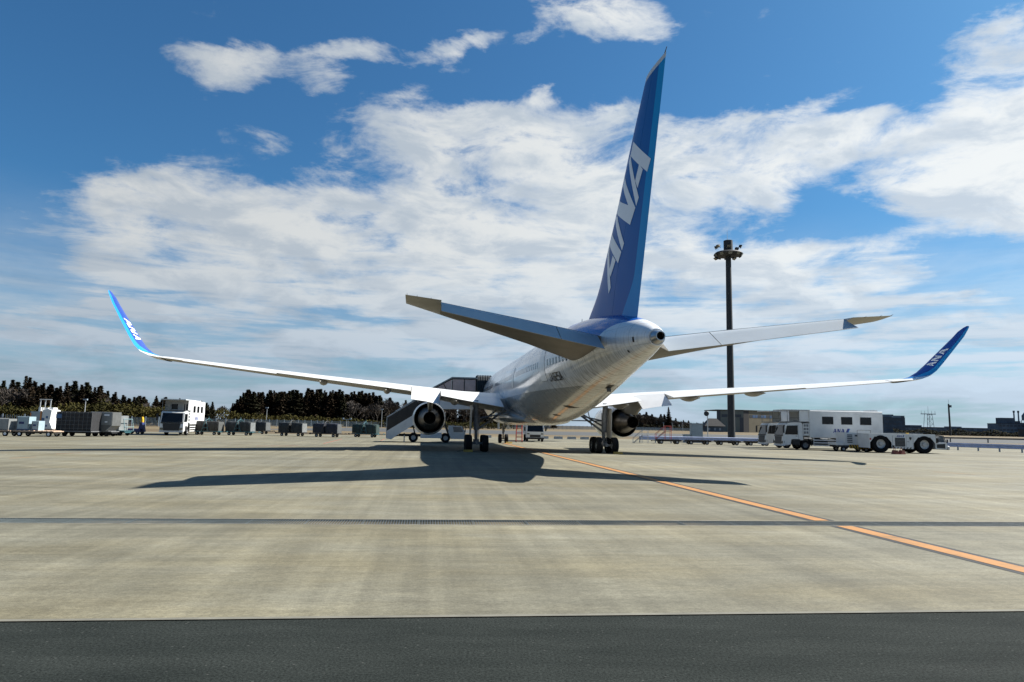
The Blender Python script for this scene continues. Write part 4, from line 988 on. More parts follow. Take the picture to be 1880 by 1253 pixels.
# ------------------------------------------------------------------ ground vehicles and gear
# boarding stairs: local +x points at the airliner, the near side is -y
DOOR = (TAIL[0] - sin(YAW) * 47.0 - cos(YAW) * 2.5, TAIL[1] + cos(YAW) * 47.0 - sin(YAW) * 2.5)
st_ = thing('boarding_stairs', 'white boarding stairs truck with covered steps raised to the left side of the jet', 'stairs truck', (DOOR[0], DOOR[1], 0), YAW)
fl = lambda x: 1.05 + (x + 9.35) * 0.64 if x < -4.4 else 4.22
XS = [-9.35, -7.5, -6.0, -4.42]
for sy in (-1, 1):
    y0, y1 = (sy * 1.25, sy * 1.19)
    b = MB(); b.prism_y([(-9.4, 0.32), (-8.9, 0.25), (-8.3, 0.72), (-4.2, 3.35), (-0.7, 3.4), (-0.7, 4.22), (-4.42, 4.22), (-9.4, 1.05)], y0, y1); b.build('stringer', 'truck_white', st_)
    b = MB()
    for k in range(5):
        xa = -9.38 + k * 0.99; xb = xa + 0.95
        b.hexa([(xa, min(y0, y1) + .015, fl(xa) + .04), (xb, min(y0, y1) + .015, fl(xb) + .04), (xb, max(y0, y1) - .015, fl(xb) + .04), (xa, max(y0, y1) - .015, fl(xa) + .04), (xa, min(y0, y1) + .015, fl(xa) + 1.32), (xb, min(y0, y1) + .015, fl(xb) + 1.32), (xb, max(y0, y1) - .015, fl(xb) + 1.32), (xa, max(y0, y1) - .015, fl(xa) + 1.32)])
    b.build('side_panel', 'stair_panel', st_)
    b = MB(); b.tube((-9.4, sy * 1.22, 2.42), (-4.7, sy * 1.22, fl(-4.7) + 1.36), 0.055); b.tube((-9.4, sy * 1.22, 0.4), (-9.4, sy * 1.22, 2.42), 0.04); b.tube((-8.6, sy * 1.22, 3.0), (-6.4, sy * 1.22, 4.42), 0.05); b.build('handrail', 'galvanised', st_, 40)
    b = MB(); b.box(-3.05, -0.62, min(y0, y1), max(y0, y1), 4.225, 5.18); b.build('platform_wall', 'truck_white', st_)
    for xa, xb in ((-3.0, -1.85), (-1.8, -0.68)):
        b = MB(); b.box(xa, xb, min(y0, y1) + .02, max(y0, y1) - .02, 5.2, 6.36); b.build('window', 'glass_tint', st_)
    b = MB(); b.hexa([(-4.9, min(y0, y1) + .02, 4.3), (-3.12, min(y0, y1) + .02, 4.3), (-3.12, max(y0, y1) - .02, 4.3), (-4.9, max(y0, y1) - .02, 4.3), (-4.9, min(y0, y1) + .02, 5.32), (-3.12, min(y0, y1) + .02, 6.36), (-3.12, max(y0, y1) - .02, 6.36), (-4.9, max(y0, y1) - .02, 5.32)]); b.build('window', 'glass_tint', st_)
    b = MB()
    for x in (-3.06, -1.83, -0.64): b.box(x - .045, x + .045, min(y0, y1) - .01, max(y0, y1) + .01, 4.3, 6.42)
    for xa, za, xb, zb in ((-4.55, 5.45, -3.9, 4.4), (-3.9, 5.85, -3.15, 4.5), (-4.95, 5.32, -3.06, 6.40), (-3.06, 5.2, -0.64, 5.2)): b.tube((xa, sy * 1.235, za), (xb, sy * 1.235, zb), 0.04, n=6)
    b.build('window_frame', 'black', st_)
b = MB(); b.hexa([(-5.0, -1.32, 5.36), (-3.08, -1.32, 6.46), (-3.08, 1.32, 6.46), (-5.0, 1.32, 5.36), (-5.0, -1.32, 5.50), (-3.08, -1.32, 6.60), (-3.08, 1.32, 6.60), (-5.0, 1.32, 5.50)]); b.box(-3.078, -0.5, -1.32, 1.32, 6.46, 6.60); b.build('canopy_roof', 'container_pale', st_)
for k in range(16):
    x = -9.3 + k * 0.31; b = MB(); b.box(x, x + 0.32, -1.18, 1.18, fl(x) - 0.02, fl(x) + 0.02); b.build('step', 'gear_grey', st_)
b = MB(); b.box(-4.4, -0.5, -1.18, 1.18, 4.14, 4.2); b.build('platform', 'gear_grey', st_)
# accordion canopy against the skin
b = MB(); R = []
for k in range(19):
    x = -0.55 + k * 0.085; o_ = 0.09 if k % 2 else 0.0
    R.append([(x - 0.10 * o_, y * (1.42 - 0.06 + o_) / 1.42, 4.0 + (z - 4.0) * (1 + (o_ - 0.02) / 2.9)) for y, z in ((-1.42, 4.0), (-1.42, 6.3), (-1.2, 6.72), (-0.6, 6.86), (0.6, 6.86), (1.2, 6.72), (1.42, 6.3), (1.42, 4.0))])
b.loft(R, (False, False)); b.build('bellows', 'bellows', st_)
b = MB(); b.box(-8.2, -1.7, -0.55, 0.55, 0.55, 0.80); b.tube((-3.2, -0.8, 0.8), (-4.3, -0.8, 3.5), 0.09); b.tube((-3.2, 0.8, 0.8), (-4.3, 0.8, 3.5), 0.09); b.tube((-6.6, -0.6, 0.8), (-6.9, -0.6, 1.9), 0.07); b.tube((-8.6, 0, 0.55), (-7.6, 0, 0.8), 0.07); b.build('chassis', 'dolly_dark', st_)
b = MB(); b.box(-6.05, -3.95, -1.18, 1.18, 0.42, 0.98, 0.03); b.build('equipment_box', 'truck_white', st_)
b = MB(); b.prism_y([(-3.0, 0.38), (-1.62, 0.38), (-1.5, 0.6), (-1.62, 1.05), (-1.95, 1.68), (-3.2, 1.72), (-3.3, 1.1)], -1.1, 1.1); cab = b.build('cab', 'truck_white', st_)
b = MB(); b.prism_y([(-2.75, 1.08), (-1.80, 1.08), (-2.05, 1.60), (-2.85, 1.62)], -1.115, -1.105); b.build('window', 'glass_pale', cab)
b = MB(); b.hexa([(-1.60, -1.0, 1.08), (-1.60, 1.0, 1.08), (-1.92, 1.0, 1.62), (-1.92, -1.0, 1.62), (-1.58, -1.0, 1.09), (-1.58, 1.0, 1.09), (-1.90, 1.0, 1.63), (-1.90, -1.0, 1.63)]); b.build('windscreen', 'glass', cab)
b = MB(); b.tube((-1.62, -1.12, 1.15), (-1.62, -1.35, 1.25), 0.02); b.box(-1.66, -1.58, -1.42, -1.30, 1.05, 1.42); b.build('mirror', 'black', cab)
for x in (-6.75, -3.55):
    for y in (-1.0, 1.0): wheel('wheel', st_, (x, y, 0.47), 'y', 0.47, 0.3, 0.5)
b = MB(); b.box(-7.7, -7.6, -1.0, -0.9, 0.02, 0.7); b.box(-7.8, -7.5, -1.1, -0.8, 0.0, 0.03); b.build('jack', 'galvanised', st_)
flat_text('lettering', 'ANA', st_, (-5.75, -1.252, 2.66), Vector((0.842, 0, 0.539)), Vector((-0.12, 0, 0.99)), 0.42, 'letter_blue', 0.004)

# high-lift cabin trucks: local +x is forward
def lift_truck(label, loc, rz):
    t = thing('lift_truck', label, 'lift truck', loc, rz, 'cabin lift trucks parked on the apron')
    b = MB(); b.box(-5.0, 4.1, -0.45, 0.45, 0.55, 0.92); b.box(-5.0, -4.9, -1.2, 1.2, 0.5, 0.75)
    for x in (-3.4, -1.5, 0.6): b.tube((x, -0.5, 0.9), (x + 0.9, -0.5, 1.25), 0.07); b.tube((x, 0.5, 0.9), (x + 0.9, 0.5, 1.25), 0.07)
    b.build('chassis', 'black', t)
    b = MB(); b.prism_y([(3.05, 0.95), (3.3, 0.95), (3.35, 1.05), (4.2, 1.05), (4.3, 0.5), (5.02, 0.45), (5.06, 1.0), (5.0, 1.42), (4.72, 2.5), (4.5, 2.66), (3.2, 2.70), (3.05, 2.5)], -1.2, 1.2); cab = b.build('cab', 'truck_white', t)
    b = MB(); b.hexa([(5.01, -1.08, 1.46), (5.01, 1.08, 1.46), (4.755, 1.02, 2.46), (4.755, -1.02, 2.46), (5.03, -1.08, 1.462), (5.03, 1.08, 1.462), (4.775, 1.02, 2.462), (4.775, -1.02, 2.462)]); b.build('windscreen', 'glass', cab)
    for sy in (-1, 1):
        b = MB(); b.prism_y([(3.55, 1.5), (4.85, 1.5), (4.62, 2.38), (3.55, 2.42)], sy * 1.2, sy * 1.215); b.build('side_window', 'glass', cab)
        b = MB(); b.tube((4.85, sy * 1.2, 2.4), (5.1, sy * 1.42, 2.35), 0.02); b.box(5.02, 5.14, sy * 1.5 - 0.09 if sy > 0 else -1.59, sy * 1.5 + 0.09 if sy > 0 else -1.41, 1.65, 2.35); b.build('mirror', 'black', cab)
        b = MB(); b.hexa([(5.09, sy * 0.84, 0.60), (5.085, sy * 1.16, 0.64), (4.9, sy * 1.21, 0.64), (4.9, sy * 0.84, 0.60), (5.09, sy * 0.86, 0.84), (5.085, sy * 1.17, 0.86), (4.9, sy * 1.21, 0.86), (4.9, sy * 0.86, 0.84)]); b.build('headlight', 'lamp_glass', cab)
        b = MB(); b.box(2.42, 3.02, min(sy * 1.19, sy * 1.24), max(sy * 1.19, sy * 1.24), 1.42, 2.62); bp_ = b.build('side_cabinet', 'truck_white', t)
        b = MB()
        for zz in (1.6, 1.95, 2.3):
            for xx in (2.5, 2.76): b.box(xx, xx + 0.2, sy * 1.24, sy * 1.252, zz, zz + 0.24) if sy > 0 else b.box(xx, xx + 0.2, -1.252, -1.24, zz, zz + 0.24)
        b.build('vent', 'gear_grey', bp_)
    b = MB(); b.hexa([(5.065, -0.80, 0.56), (5.065, 0.80, 0.56), (5.065, 0.92, 1.31), (5.065, -0.92, 1.31), (5.085, -0.80, 0.56), (5.085, 0.80, 0.56), (5.07, 0.92, 1.31), (5.07, -0.92, 1.31)]); b.build('grille', 'grille_black', cab)
    b = MB(); b.box(4.86, 5.09, -1.22, 1.22, 0.36, 0.52, 0.04); b.build('bumper', 'truck_grey', cab)
    b = MB(); b.box(5.0, 5.05, -1.12, 1.12, 1.33, 1.44); b.build('badge_strip', 'black', cab)
    b = MB(); b.box(-4.95, 2.38, -1.25, 1.25, 1.22, 3.92, 0.04); body = b.build('box_body', 'truck_white', t)
    for x in (-4.9, -2.3, -0.4, 1.5, 2.33):
        b = MB(); b.box(x - 0.012, x + 0.012, -1.256, -1.2505, 1.26, 3.88); b.build('seam', 'gear_grey', body)
    b = MB(); b.box(-4.9, 2.33, -1.258, -1.2515, 1.36, 1.40); b.build('skirt_line', 'gear_grey', body)
    for x in (-4.6, -1.2, 2.1):
        b = MB(); b.box(x - 0.06, x + 0.06, -1.27, -1.251, 3.72, 3.78); b.build('marker_lamp', 'orange', body)
    for sy in (-1, 1):
        b = MB(); b.box(3.62, 3.78, min(sy * 1.2, sy * 1.225), max(sy * 1.2, sy * 1.225), 1.34, 1.38); b.build('door_handle', 'black', cab)
        b = MB(); b.box(3.48, 3.495, min(sy * 1.2, sy * 1.206), max(sy * 1.2, sy * 1.206), 1.06, 2.5); b.build('door_seam', 'gear_grey', cab)
        b = MB(); b.box(3.36, 4.1, min(sy * 0.9, sy * 1.18), max(sy * 0.9, sy * 1.18), 0.5, 0.95); b.build('step_well', 'black', cab)
    for sy in (-1, 1):
        for x in (0.55, -1.35, -3.25):
            y0, y1 = (1.25, 1.262) if sy > 0 else (-1.262, -1.25)
            b = MB(); b.box(x - 0.56, x + 0.56, y0, y1, 2.58, 3.34); w_ = b.build('window', 'black', body)
            b = MB(); b.box(x - 0.50, x + 0.50, y0 - 0.004 * (sy < 0), y1 + 0.004 * (sy > 0), 2.64, 3.28); b.build('pane', 'glass', body)
        y_ = sy * 1.251
        if sy > 0: flat_text('lettering', 'ANA', body, (0.05, y_, 1.74), (-1, 0, 0), (0, 0, 1), 0.40, 'letter_blue', 0.004, True)
        else: flat_text('lettering', 'ANA', body, (-1.8, y_, 1.74), (1, 0, 0), (0, 0, 1), 0.40, 'letter_blue', 0.004, True)
        b = MB()
        y0, y1 = (1.16, 1.2) if sy > 0 else (-1.2, -1.16)
        for z in (0.42, 0.68, 0.94): b.box(-3.0, 2.0, y0, y1, z, z + 0.11)
        for x in (-3.0, -0.6, 1.94): b.box(x, x + 0.06, y0 + .005, y1 - .005, 0.43, 1.2)
        b.build('side_guard', 'truck_white', t)
    b = MB(); b.box(2.39, 2.405, -0.9, 0.35, 1.95, 3.7); b.build('front_door', 'truck_grey', body)
    b = MB(); b.box(2.40, 2.42, -0.78, -0.12, 2.9, 3.5); b.box(2.39, 2.415, 0.55, 1.05, 2.8, 3.5); b.build('door_window', 'glass', body)
    b = MB(); b.box(2.3, 5.05, -1.28, 1.28, 3.90, 3.99); b.box(-3.0, 1.5, -1.0, 1.0, 3.92, 4.02); b.box(-4.7, -4.0, -0.8, 0.8, 3.92, 4.08); b.build('roof', 'truck_grey', t)
    b = MB(); b.box(2.4, 4.6, -1.2, 1.2, 2.74, 2.80)
    for sy in (-1, 1):
        b.tube((4.55, sy * 1.18, 2.8), (4.55, sy * 1.18, 3.9), 0.03); b.tube((3.4, sy * 1.18, 2.8), (3.4, sy * 1.18, 3.9), 0.03)
        b.tube((2.4, sy * 1.18, 3.2), (3.4, sy * 1.18, 3.2), 0.022)
    b.build('front_platform', 'gear_grey', t)
    for sy in (-1, 1): b = MB(); b.box(2.42, 3.35, min(sy * 1.19, sy * 1.22), max(sy * 1.19, sy * 1.22), 2.82, 3.88); b.build('side_screen', 'truck_white', t)
    for x in (2.78, -3.5):
        for y in (-1.02, 1.02): wheel('wheel', t, (x, y, 0.48), 'y', 0.48, 0.3, 0.55, 20, 'gear_grey')
    b = MB()
    for sy in (-1, 1): b.prism_y([(2.1, 0.5), (2.15, 0.9), (2.45, 1.12), (3.04, 1.12), (3.04, 1.05), (2.5, 1.04), (2.22, 0.85), (2.18, 0.5)], sy * 0.85, sy * 1.2)
    b.build('mudguard', 'black', t)
    return t
lt = lift_truck('white cabin lift truck facing the camera behind the dark baggage carts on the left', (-38.1, 81.6, 0), radians(-78))
dup(lt, (32.25, 71.1, 0), pi, 'white cabin lift truck with three black windows behind the tow tractor on the right')
dup(lt, (32.55, 76.6, 0), pi, 'white cabin lift truck mostly hidden behind the other one with three windows on the right')

# heavy tow tractor, side on, front to the right
tt = thing('tow_tractor', 'low white aircraft tow tractor with big black wheels beside the lift trucks', 'tow tractor', (36.45, 66.5, 0), 0.02)
def arch(c): return [(c - 1.02, 0.42), (c - 1.02, 0.95), (c - 0.58, 1.50), (c + 0.58, 1.50), (c + 1.02, 0.95), (c + 1.02, 0.42)]
prof = [(-3.15, 0.42)] + arch(-2.05) + arch(2.05)[0:] + [(3.12, 0.42), (3.12, 1.72), (3.05, 1.78), (-3.1, 1.78), (-3.15, 1.72)]
b = MB(); b.prism_y(prof, -1.35, -1.28); b.prism_y(prof, 1.28, 1.35); bd = b.build('body_side', 'truck_white', tt)
b = MB(); b.box(-3.15, 3.12, -1.275, 1.275, 1.66, 1.79); b.build('top_deck', 'truck_white', tt)
b = MB(); b.box(-3.0, 3.0, -0.75, 0.75, 0.4, 1.6); b.build('inner_dark_box', 'black', tt)  # black box added inside the hollow body, so the wheel arches look dark
b = MB(); b.box(-3.15, -3.1, -1.27, 1.27, 0.45, 1.65); b.box(3.08, 3.11, -1.27, 1.27, 0.45, 1.65); b.build('end_plate', 'truck_white', tt)
for x in (-2.05, 2.05):
    for y in (-1.12, 1.12): wheel('wheel', tt, (x, y, 0.84), 'y', 0.84, 0.55, 0.5, 28)
b = MB(); b.box(-0.72, 0.22, -1.365, -1.35, 0.62, 1.42); gp_ = b.build('radiator_grille', 'grille_black', tt)
b = MB()
for k in range(6): b.box(-0.68, 0.18, -1.372, -1.366, 0.68 + k * 0.12, 0.71 + k * 0.12)
b.build('grille_bars', 'gear_grey', gp_)
b = MB(); b.prism_y([(0.62, 1.5), (0.84, 1.5), (0.84, 1.36), (0.73, 1.2), (0.62, 1.36)], -1.362, -1.35); b.build('emblem', 'letter_black', tt)
flat_text('lettering', 'ANA', tt, (-0.55, -1.35, 1.48), (1, 0, 0), (0, 0, 1), 0.17, 'letter_blue', 0.004, True)
b = MB(); b.box(-1.0, -0.8, -1.362, -1.35, 0.5, 0.72); b.box(3.2, 3.3, -1.3, -1.2, 1.0, 1.3); b.build('recess', 'black', tt)
b = MB()
for k in range(6): b.poly([(-0.9 + k * 0.3, -1.353, 0.43), (-0.75 + k * 0.3, -1.353, 0.43), (-0.65 + k * 0.3, -1.353, 0.55), (-0.8 + k * 0.3, -1.353, 0.55)])
b.build('hazard_stripe', 'letter_black', tt)
b = MB(); b.prism_y([(3.125, 0.45), (4.15, 0.42), (4.3, 0.7), (4.2, 1.05), (3.125, 1.0)], -1.25, 1.25); fc = b.build('driver_platform', 'truck_white', tt)
b = MB(); b.prism_y([(3.25, 0.55), (4.05, 0.5), (4.05, 0.95), (3.25, 0.88)], -1.262, -1.25); b.build('panel', 'grille_black', fc)
b = MB()
for sy in (-1, 1): b.tube((3.2, sy * 1.2, 1.0), (3.2, sy * 1.2, 1.72), 0.03); b.tube((3.2, sy * 1.2, 1.72), (3.95, sy * 1.2, 1.66), 0.03); b.tube((3.95, sy * 1.2, 1.66), (4.2, sy * 1.2, 1.0), 0.03)
b.tube((3.95, -1.2, 1.66), (3.95, 1.2, 1.66), 0.03); b.box(3.4, 3.8, -0.7, -0.2, 1.02, 1.45); b.box(4.2, 4.28, -1.35, -1.22, 1.05, 1.35)
b.build('cab_frame', 'black', fc)
b = MB(); b.hexa([(4.16, -1.1, 1.06), (4.16, 1.1, 1.06), (3.94, 1.1, 1.64), (3.94, -1.1, 1.64), (4.17, -1.1, 1.065), (4.17, 1.1, 1.065), (3.95, 1.1, 1.645), (3.95, -1.1, 1.645)]); b.build('windscreen', 'glass_pale', fc)
b = MB(); b.box(4.28, 4.42, -1.3, 1.3, 0.38, 0.75, 0.04); b.build('bumper', 'truck_grey', fc)
b = MB(); b.box(1.0, 1.18, -0.4, -0.22, 1.79, 1.9); b.build('beacon', 'yellow', tt)
for x in (-0.95, 0.35, 0.98):
    b = MB(); b.box(x - 0.01, x + 0.01, -1.356, -1.3505, 0.45, 1.62); b.build('seam', 'gear_grey', tt)
b = MB(); b.box(0.42, 0.6, -1.37, -1.351, 1.05, 1.09); b.build('door_handle', 'black', tt)
b = MB(); b.box(-3.1, -2.95, -1.37, -1.351, 1.2, 1.35); b.build('tail_lamp', 'red', tt)
b = MB(); b.tube((-2.9, -1.2, 1.79), (-2.9, -1.2, 2.05), 0.025, n=6); b.tube((-2.9, 1.2, 1.79), (-2.9, 1.2, 2.05), 0.025, n=6); b.tube((-2.9, -1.2, 2.05), (-2.9, 1.2, 2.05), 0.025, n=6); b.build('guard_rail', 'gear_grey', tt)

gp = thing('ground_power_unit', 'white wheeled power unit with yellow and black striped bumper left of the tow tractor', 'power unit', (33.1, 68.0, 0), 0.03)
b = MB(); b.box(-1.75, 1.5, -0.85, 0.85, 0.42, 0.58); b.build('chassis', 'dolly_dark', gp)
b = MB(); b.prism_y([(-1.1, 0.6), (1.1, 0.6), (1.1, 1.05), (0.6, 1.3), (0.35, 1.3), (0.3, 1.78), (-1.1, 1.82)], -0.85, 0.85); hs = b.build('housing', 'truck_white', gp)
b = MB()
for k in range(5): b.box(-0.85, -0.35, -0.87, -0.85, 0.85 + k * 0.17, 0.95 + k * 0.17)
b.box(-0.1, 0.15, -0.862, -0.85, 1.45, 1.6); b.box(0.25, 0.6, -0.862, -0.85, 0.95, 1.03); b.build('louvre', 'hangar_dark', hs)
b = MB(); b.box(1.12, 1.6, -0.6, 0.6, 0.6, 1.5); b.build('cable_box', 'far_wall_dark', gp)
b = MB(); b.tube((1.25, -0.7, 0.7), (1.25, -0.7, 1.75), 0.05, n=6); b.tube((1.25, -0.7, 1.75), (1.6, -0.7, 1.6), 0.04, n=6); b.build('hose', 'black', gp)
b = MB(); b.box(-1.9, -1.12, -0.8, 0.8, 0.6, 0.86); b.build('tool_tray', 'truck_white', gp)
b = MB(); b.box(-0.7, 1.72, -0.96, -0.90, 0.30, 0.66); bu = b.build('bumper', 'yellow', gp)
b = MB()
for k in range(9): b.poly([(-0.55 + k * 0.25, -0.964, 0.305), (-0.42 + k * 0.25, -0.964, 0.305), (-0.56 + k * 0.25, -0.964, 0.655), (-0.69 + k * 0.25, -0.964, 0.655)])
b.build('hazard_stripe', 'letter_black', bu)
for x in (-1.2, 1.0):
    for y in (-0.72, 0.72): wheel('wheel', gp, (x, y, 0.25), 'y', 0.25, 0.2, 0.5, 14)
for i, (x, y) in enumerate(((34.0, 62.0), (34.7, 62.2))):
    ch = thing('wheel_chock', ('left', 'right')[i] + ' one of two dull red wheel chocks standing in front of the tow tractor', 'wheel chock', (x, y, 0.006), 0.1 + i * 0.3, 'red chocks by the tow tractor')
    b = MB(); b.prism_y([(-0.28, 0), (0.28, 0), (0.16, 0.34), (-0.16, 0.36)], -0.16, 0.16); b.build('wedge', 'dull_red', ch)
    b = MB(); b.tube((-0.05, -0.1, 0.35), (-0.05, -0.1, 0.52), 0.02); b.tube((-0.05, 0.1, 0.35), (-0.05, 0.1, 0.52), 0.02); b.tube((-0.05, -0.1, 0.52), (-0.05, 0.1, 0.52), 0.02); b.build('handle', 'dull_red', ch)
def along_jet(s, x): return along(54 - s, x)
for s, x, lab in ((29.95, -5.3, 'yellow chock behind the left main wheels of the jet'), (29.95, 5.3, 'yellow chock behind the right main wheels of the jet'), (6.7, 0.5, 'yellow chock by the nose wheels of the jet')):
    p = along_jet(s + 0.35, x); ch = thing('wheel_chock', lab, 'wheel chock', (p[0], p[1], 0.006), YAW, 'yellow chocks under the jet')
    b = MB(); b.prism_x([(-0.15, 0), (0.15, 0), (0.04, 0.16), (-0.04, 0.16)], -0.32, 0.32); b.build('wedge', 'chock_yellow', ch)
    b = MB(); b.tube((-0.32, 0, 0.1), (-0.75, -0.1, 0.02), 0.012, n=5); b.build('rope', 'black', ch)

# small white lorry seen head-on under the belly
lo = thing('lorry', 'small white lorry facing the camera beyond the belly of the jet', 'lorry', (2.75, 84.8, 0), radians(-88))
b = MB(); b.prism_y([(2.2, 0.5), (3.95, 0.42), (4.0, 1.1), (3.75, 1.9), (3.6, 2.1), (2.2, 2.15)], -1.0, 1.0); cb_ = b.build('cab', 'truck_white', lo)
b = MB(); b.hexa([(3.995, -0.92, 1.18), (3.995, 0.92, 1.18), (3.77, 0.86, 1.88), (3.77, -0.86, 1.88), (4.015, -0.92, 1.185), (4.015, 0.92, 1.185), (3.79, 0.86, 1.885), (3.79, -0.86, 1.885)]); b.build('windscreen', 'glass', cb_)
b = MB(); b.hexa([(3.985, -0.6, 0.55), (3.985, 0.6, 0.55), (3.99, 0.62, 0.82), (3.99, -0.62, 0.82), (4.01, -0.6, 0.55), (4.01, 0.6, 0.55), (4.01, 0.62, 0.82), (4.01, -0.62, 0.82)]); b.build('grille', 'grille_black', cb_)
for sy in (-1, 1):
    b = MB(); b.box(3.96, 4.02, min(sy * .66, sy * .94), max(sy * .66, sy * .94), 0.86, 1.0); b.build('headlight', 'lamp_glass', cb_)
    b = MB(); b.tube((3.8, sy * 1.0, 1.7), (3.9, sy * 1.2, 1.7), 0.02); b.box(3.84, 3.94, min(sy * 1.13, sy * 1.3), max(sy * 1.13, sy * 1.3), 1.25, 1.72); b.build('mirror', 'black', cb_)
b = MB(); b.box(3.85, 4.06, -1.02, 1.02, 0.3, 0.5, 0.03); b.build('bumper', 'black', cb_)
b = MB(); b.box(-3.0, 2.1, -1.05, 1.05, 0.9, 2.9, 0.04); b.build('cargo_box', 'truck_white', lo)
b = MB(); b.box(-3.0, 3.6, -0.4, 0.4, 0.5, 0.85); b.build('chassis', 'black', lo)
for x in (3.0, -1.9):
    for y in (-0.88, 0.88): wheel('wheel', lo, (x, y, 0.4), 'y', 0.4, 0.25, 0.5, 16)
# red nose-service stand
rs = thing('service_stand', 'red tubular step stand on castors left of the small white lorry', 'step stand', (1.0, 77.4, 0.006), 0.1)
b = MB()
for x in (-0.33, 0.33):
    b.tube((x, -0.3, 0.12), (x * 0.9, -0.1, 2.3), 0.028); b.tube((x, 0.5, 0.12), (x * 0.9, 0.3, 2.2), 0.028); b.tube((x, -0.3, 0.15), (x, 0.5, 0.15), 0.028)
b.tube((-0.9, -0.3, 0.15), (0.35, -0.3, 0.15), 0.03)
for z in (0.55, 1.0, 1.5): b.tube((-0.32, -0.2, z), (0.32, -0.2, z), 0.025)
fr_ = b.build('frame', 'red', rs)
for z in (0.62, 1.05): b = MB(); b.box(-0.31, 0.31, -0.2, 0.2, z, z + 0.04); b.build('tread', 'dull_red', rs)
for x in (-0.33, 0.33):
    for y in (-0.3, 0.5): wheel('caster', rs, (x, y, 0.07), 'x', 0.07, 0.05, 0.5, 10)

# baggage carts with covered loads either side of a central A-frame
def bag_cart(cover, end, frame, label, loc, rz):
    t = thing('baggage_cart', label, 'baggage cart', loc, rz, 'covered baggage carts along the apron edge')
    b = MB(); b.box(-1.55, 1.55, -0.75, 0.75, 0.36, 0.48); b.box(1.55, 1.75, -0.6, 0.6, 0.34, 0.44); b.tube((-1.55, 0, 0.4), (-2.1, 0, 0.36), 0.04); b.box(-2.2, -2.05, -0.1, 0.1, 0.3, 0.46); b.tube((1.75, 0, 0.4), (2.6, 0, 0.40), 0.035); b.box(2.35, 2.4, -0.3, 0.3, 0.36, 0.5)
    b.build('chassis', frame, t)
    rnd = random.Random(int(loc[0] * 100))
    for xa, xb in ((-1.5, -0.12), (0.12, 1.5)):
        b = MB(); n = 7; R = []
        for i in range(n + 1):
            x = xa + (xb - xa) * i / n; e = 0.05 if i in (0, n) else 0.0
            R.append([(x + rnd.uniform(-.015, .015), y * (1 - e) + rnd.uniform(-.025, .025), z - (e if z > 1.2 else 0) + rnd.uniform(-.03, .03)) for y, z in ((-0.76, 0.50), (-0.78, 0.8), (-0.79, 1.1), (-0.77, 1.42), (-0.66, 1.60), (-0.3, 1.63), (0.3, 1.64), (0.66, 1.60), (0.77, 1.42), (0.79, 1.1), (0.78, 0.8), (0.76, 0.5))])
        b.loft(R); b.build('load_cover', cover, t, 35)
    b = MB(); b.hexa([(1.53, -0.72, 0.5), (1.53, 0.72, 0.5), (1.50, 0.66, 1.55), (1.50, -0.66, 1.55), (1.58, -0.72, 0.5), (1.58, 0.72, 0.5), (1.55, 0.66, 1.55), (1.55, -0.66, 1.55)]); b.build('end_panel', end, t)
    for xs_ in (-1.15, -0.55, 0.5, 1.1):
        b = MB(); b.loft([[(xs_ + d_, y, z) for y, z in ((-0.80, 0.5), (-0.815, 1.1), (-0.80, 1.43), (-0.68, 1.63), (-0.3, 1.665), (0.3, 1.67), (0.68, 1.63), (0.80, 1.43), (0.8, 0.5))] for d_ in (0, 0.05)], (False, False), False); b.build('strap', 'net_black', t)
    b = MB()
    for y in (-0.80, 0.80): b.tube((-0.42, y, 0.42), (-0.06, y, 1.62), 0.038); b.tube((0.42, y, 0.42), (0.06, y, 1.62), 0.038); b.tube((-0.3, y, 0.85), (0.3, y, 0.85), 0.03)
    b.tube((-0.06, -0.8, 1.62), (0, 0, 1.95), 0.04); b.tube((0.06, 0.8, 1.62), (0, 0, 1.95), 0.04); b.tube((0, 0, 1.6), (0, 0, 2.15), 0.05)
    b.build('a_frame', frame, t)
    for x in (-1.05, 1.05):
        for y in (-0.6, 0.6): wheel('wheel', t, (x, y, 0.2), 'y', 0.2, 0.14, 0.5, 14)
    return t
bag_cart('cover_brown', 'container_grey', 'teal', 'brown covered baggage cart partly in front of the left lift truck', (-35.9, 83.4, 0), -0.05)
bag_cart('cover_dark', 'cart_end', 'teal', 'dark covered baggage cart on a bright teal frame with pale end panel', (-32.5, 84.4, 0), -0.05)
bag_cart('cover_dark', 'container_grey', 'dolly_dark', 'dark baggage cart half hidden behind the teal framed cart', (-34.3, 95.0, 0), -0.1)
bag_cart('cover_dark', 'cart_end', 'dolly_dark', 'dark baggage cart with pale end alone right of the teal framed cart', (-26.8, 86.3, 0), -0.12)
bag_cart('cover_navy', 'container_grey', 'dolly_dark', 'navy covered baggage cart between the pale ended cart and the green one', (-22.1, 84.6, 0), -0.12)
bag_cart('cover_green', 'cover_green', 'teal', 'green covered baggage cart nearest the boarding stairs', (-18.15, 88.0, 0), -0.1)

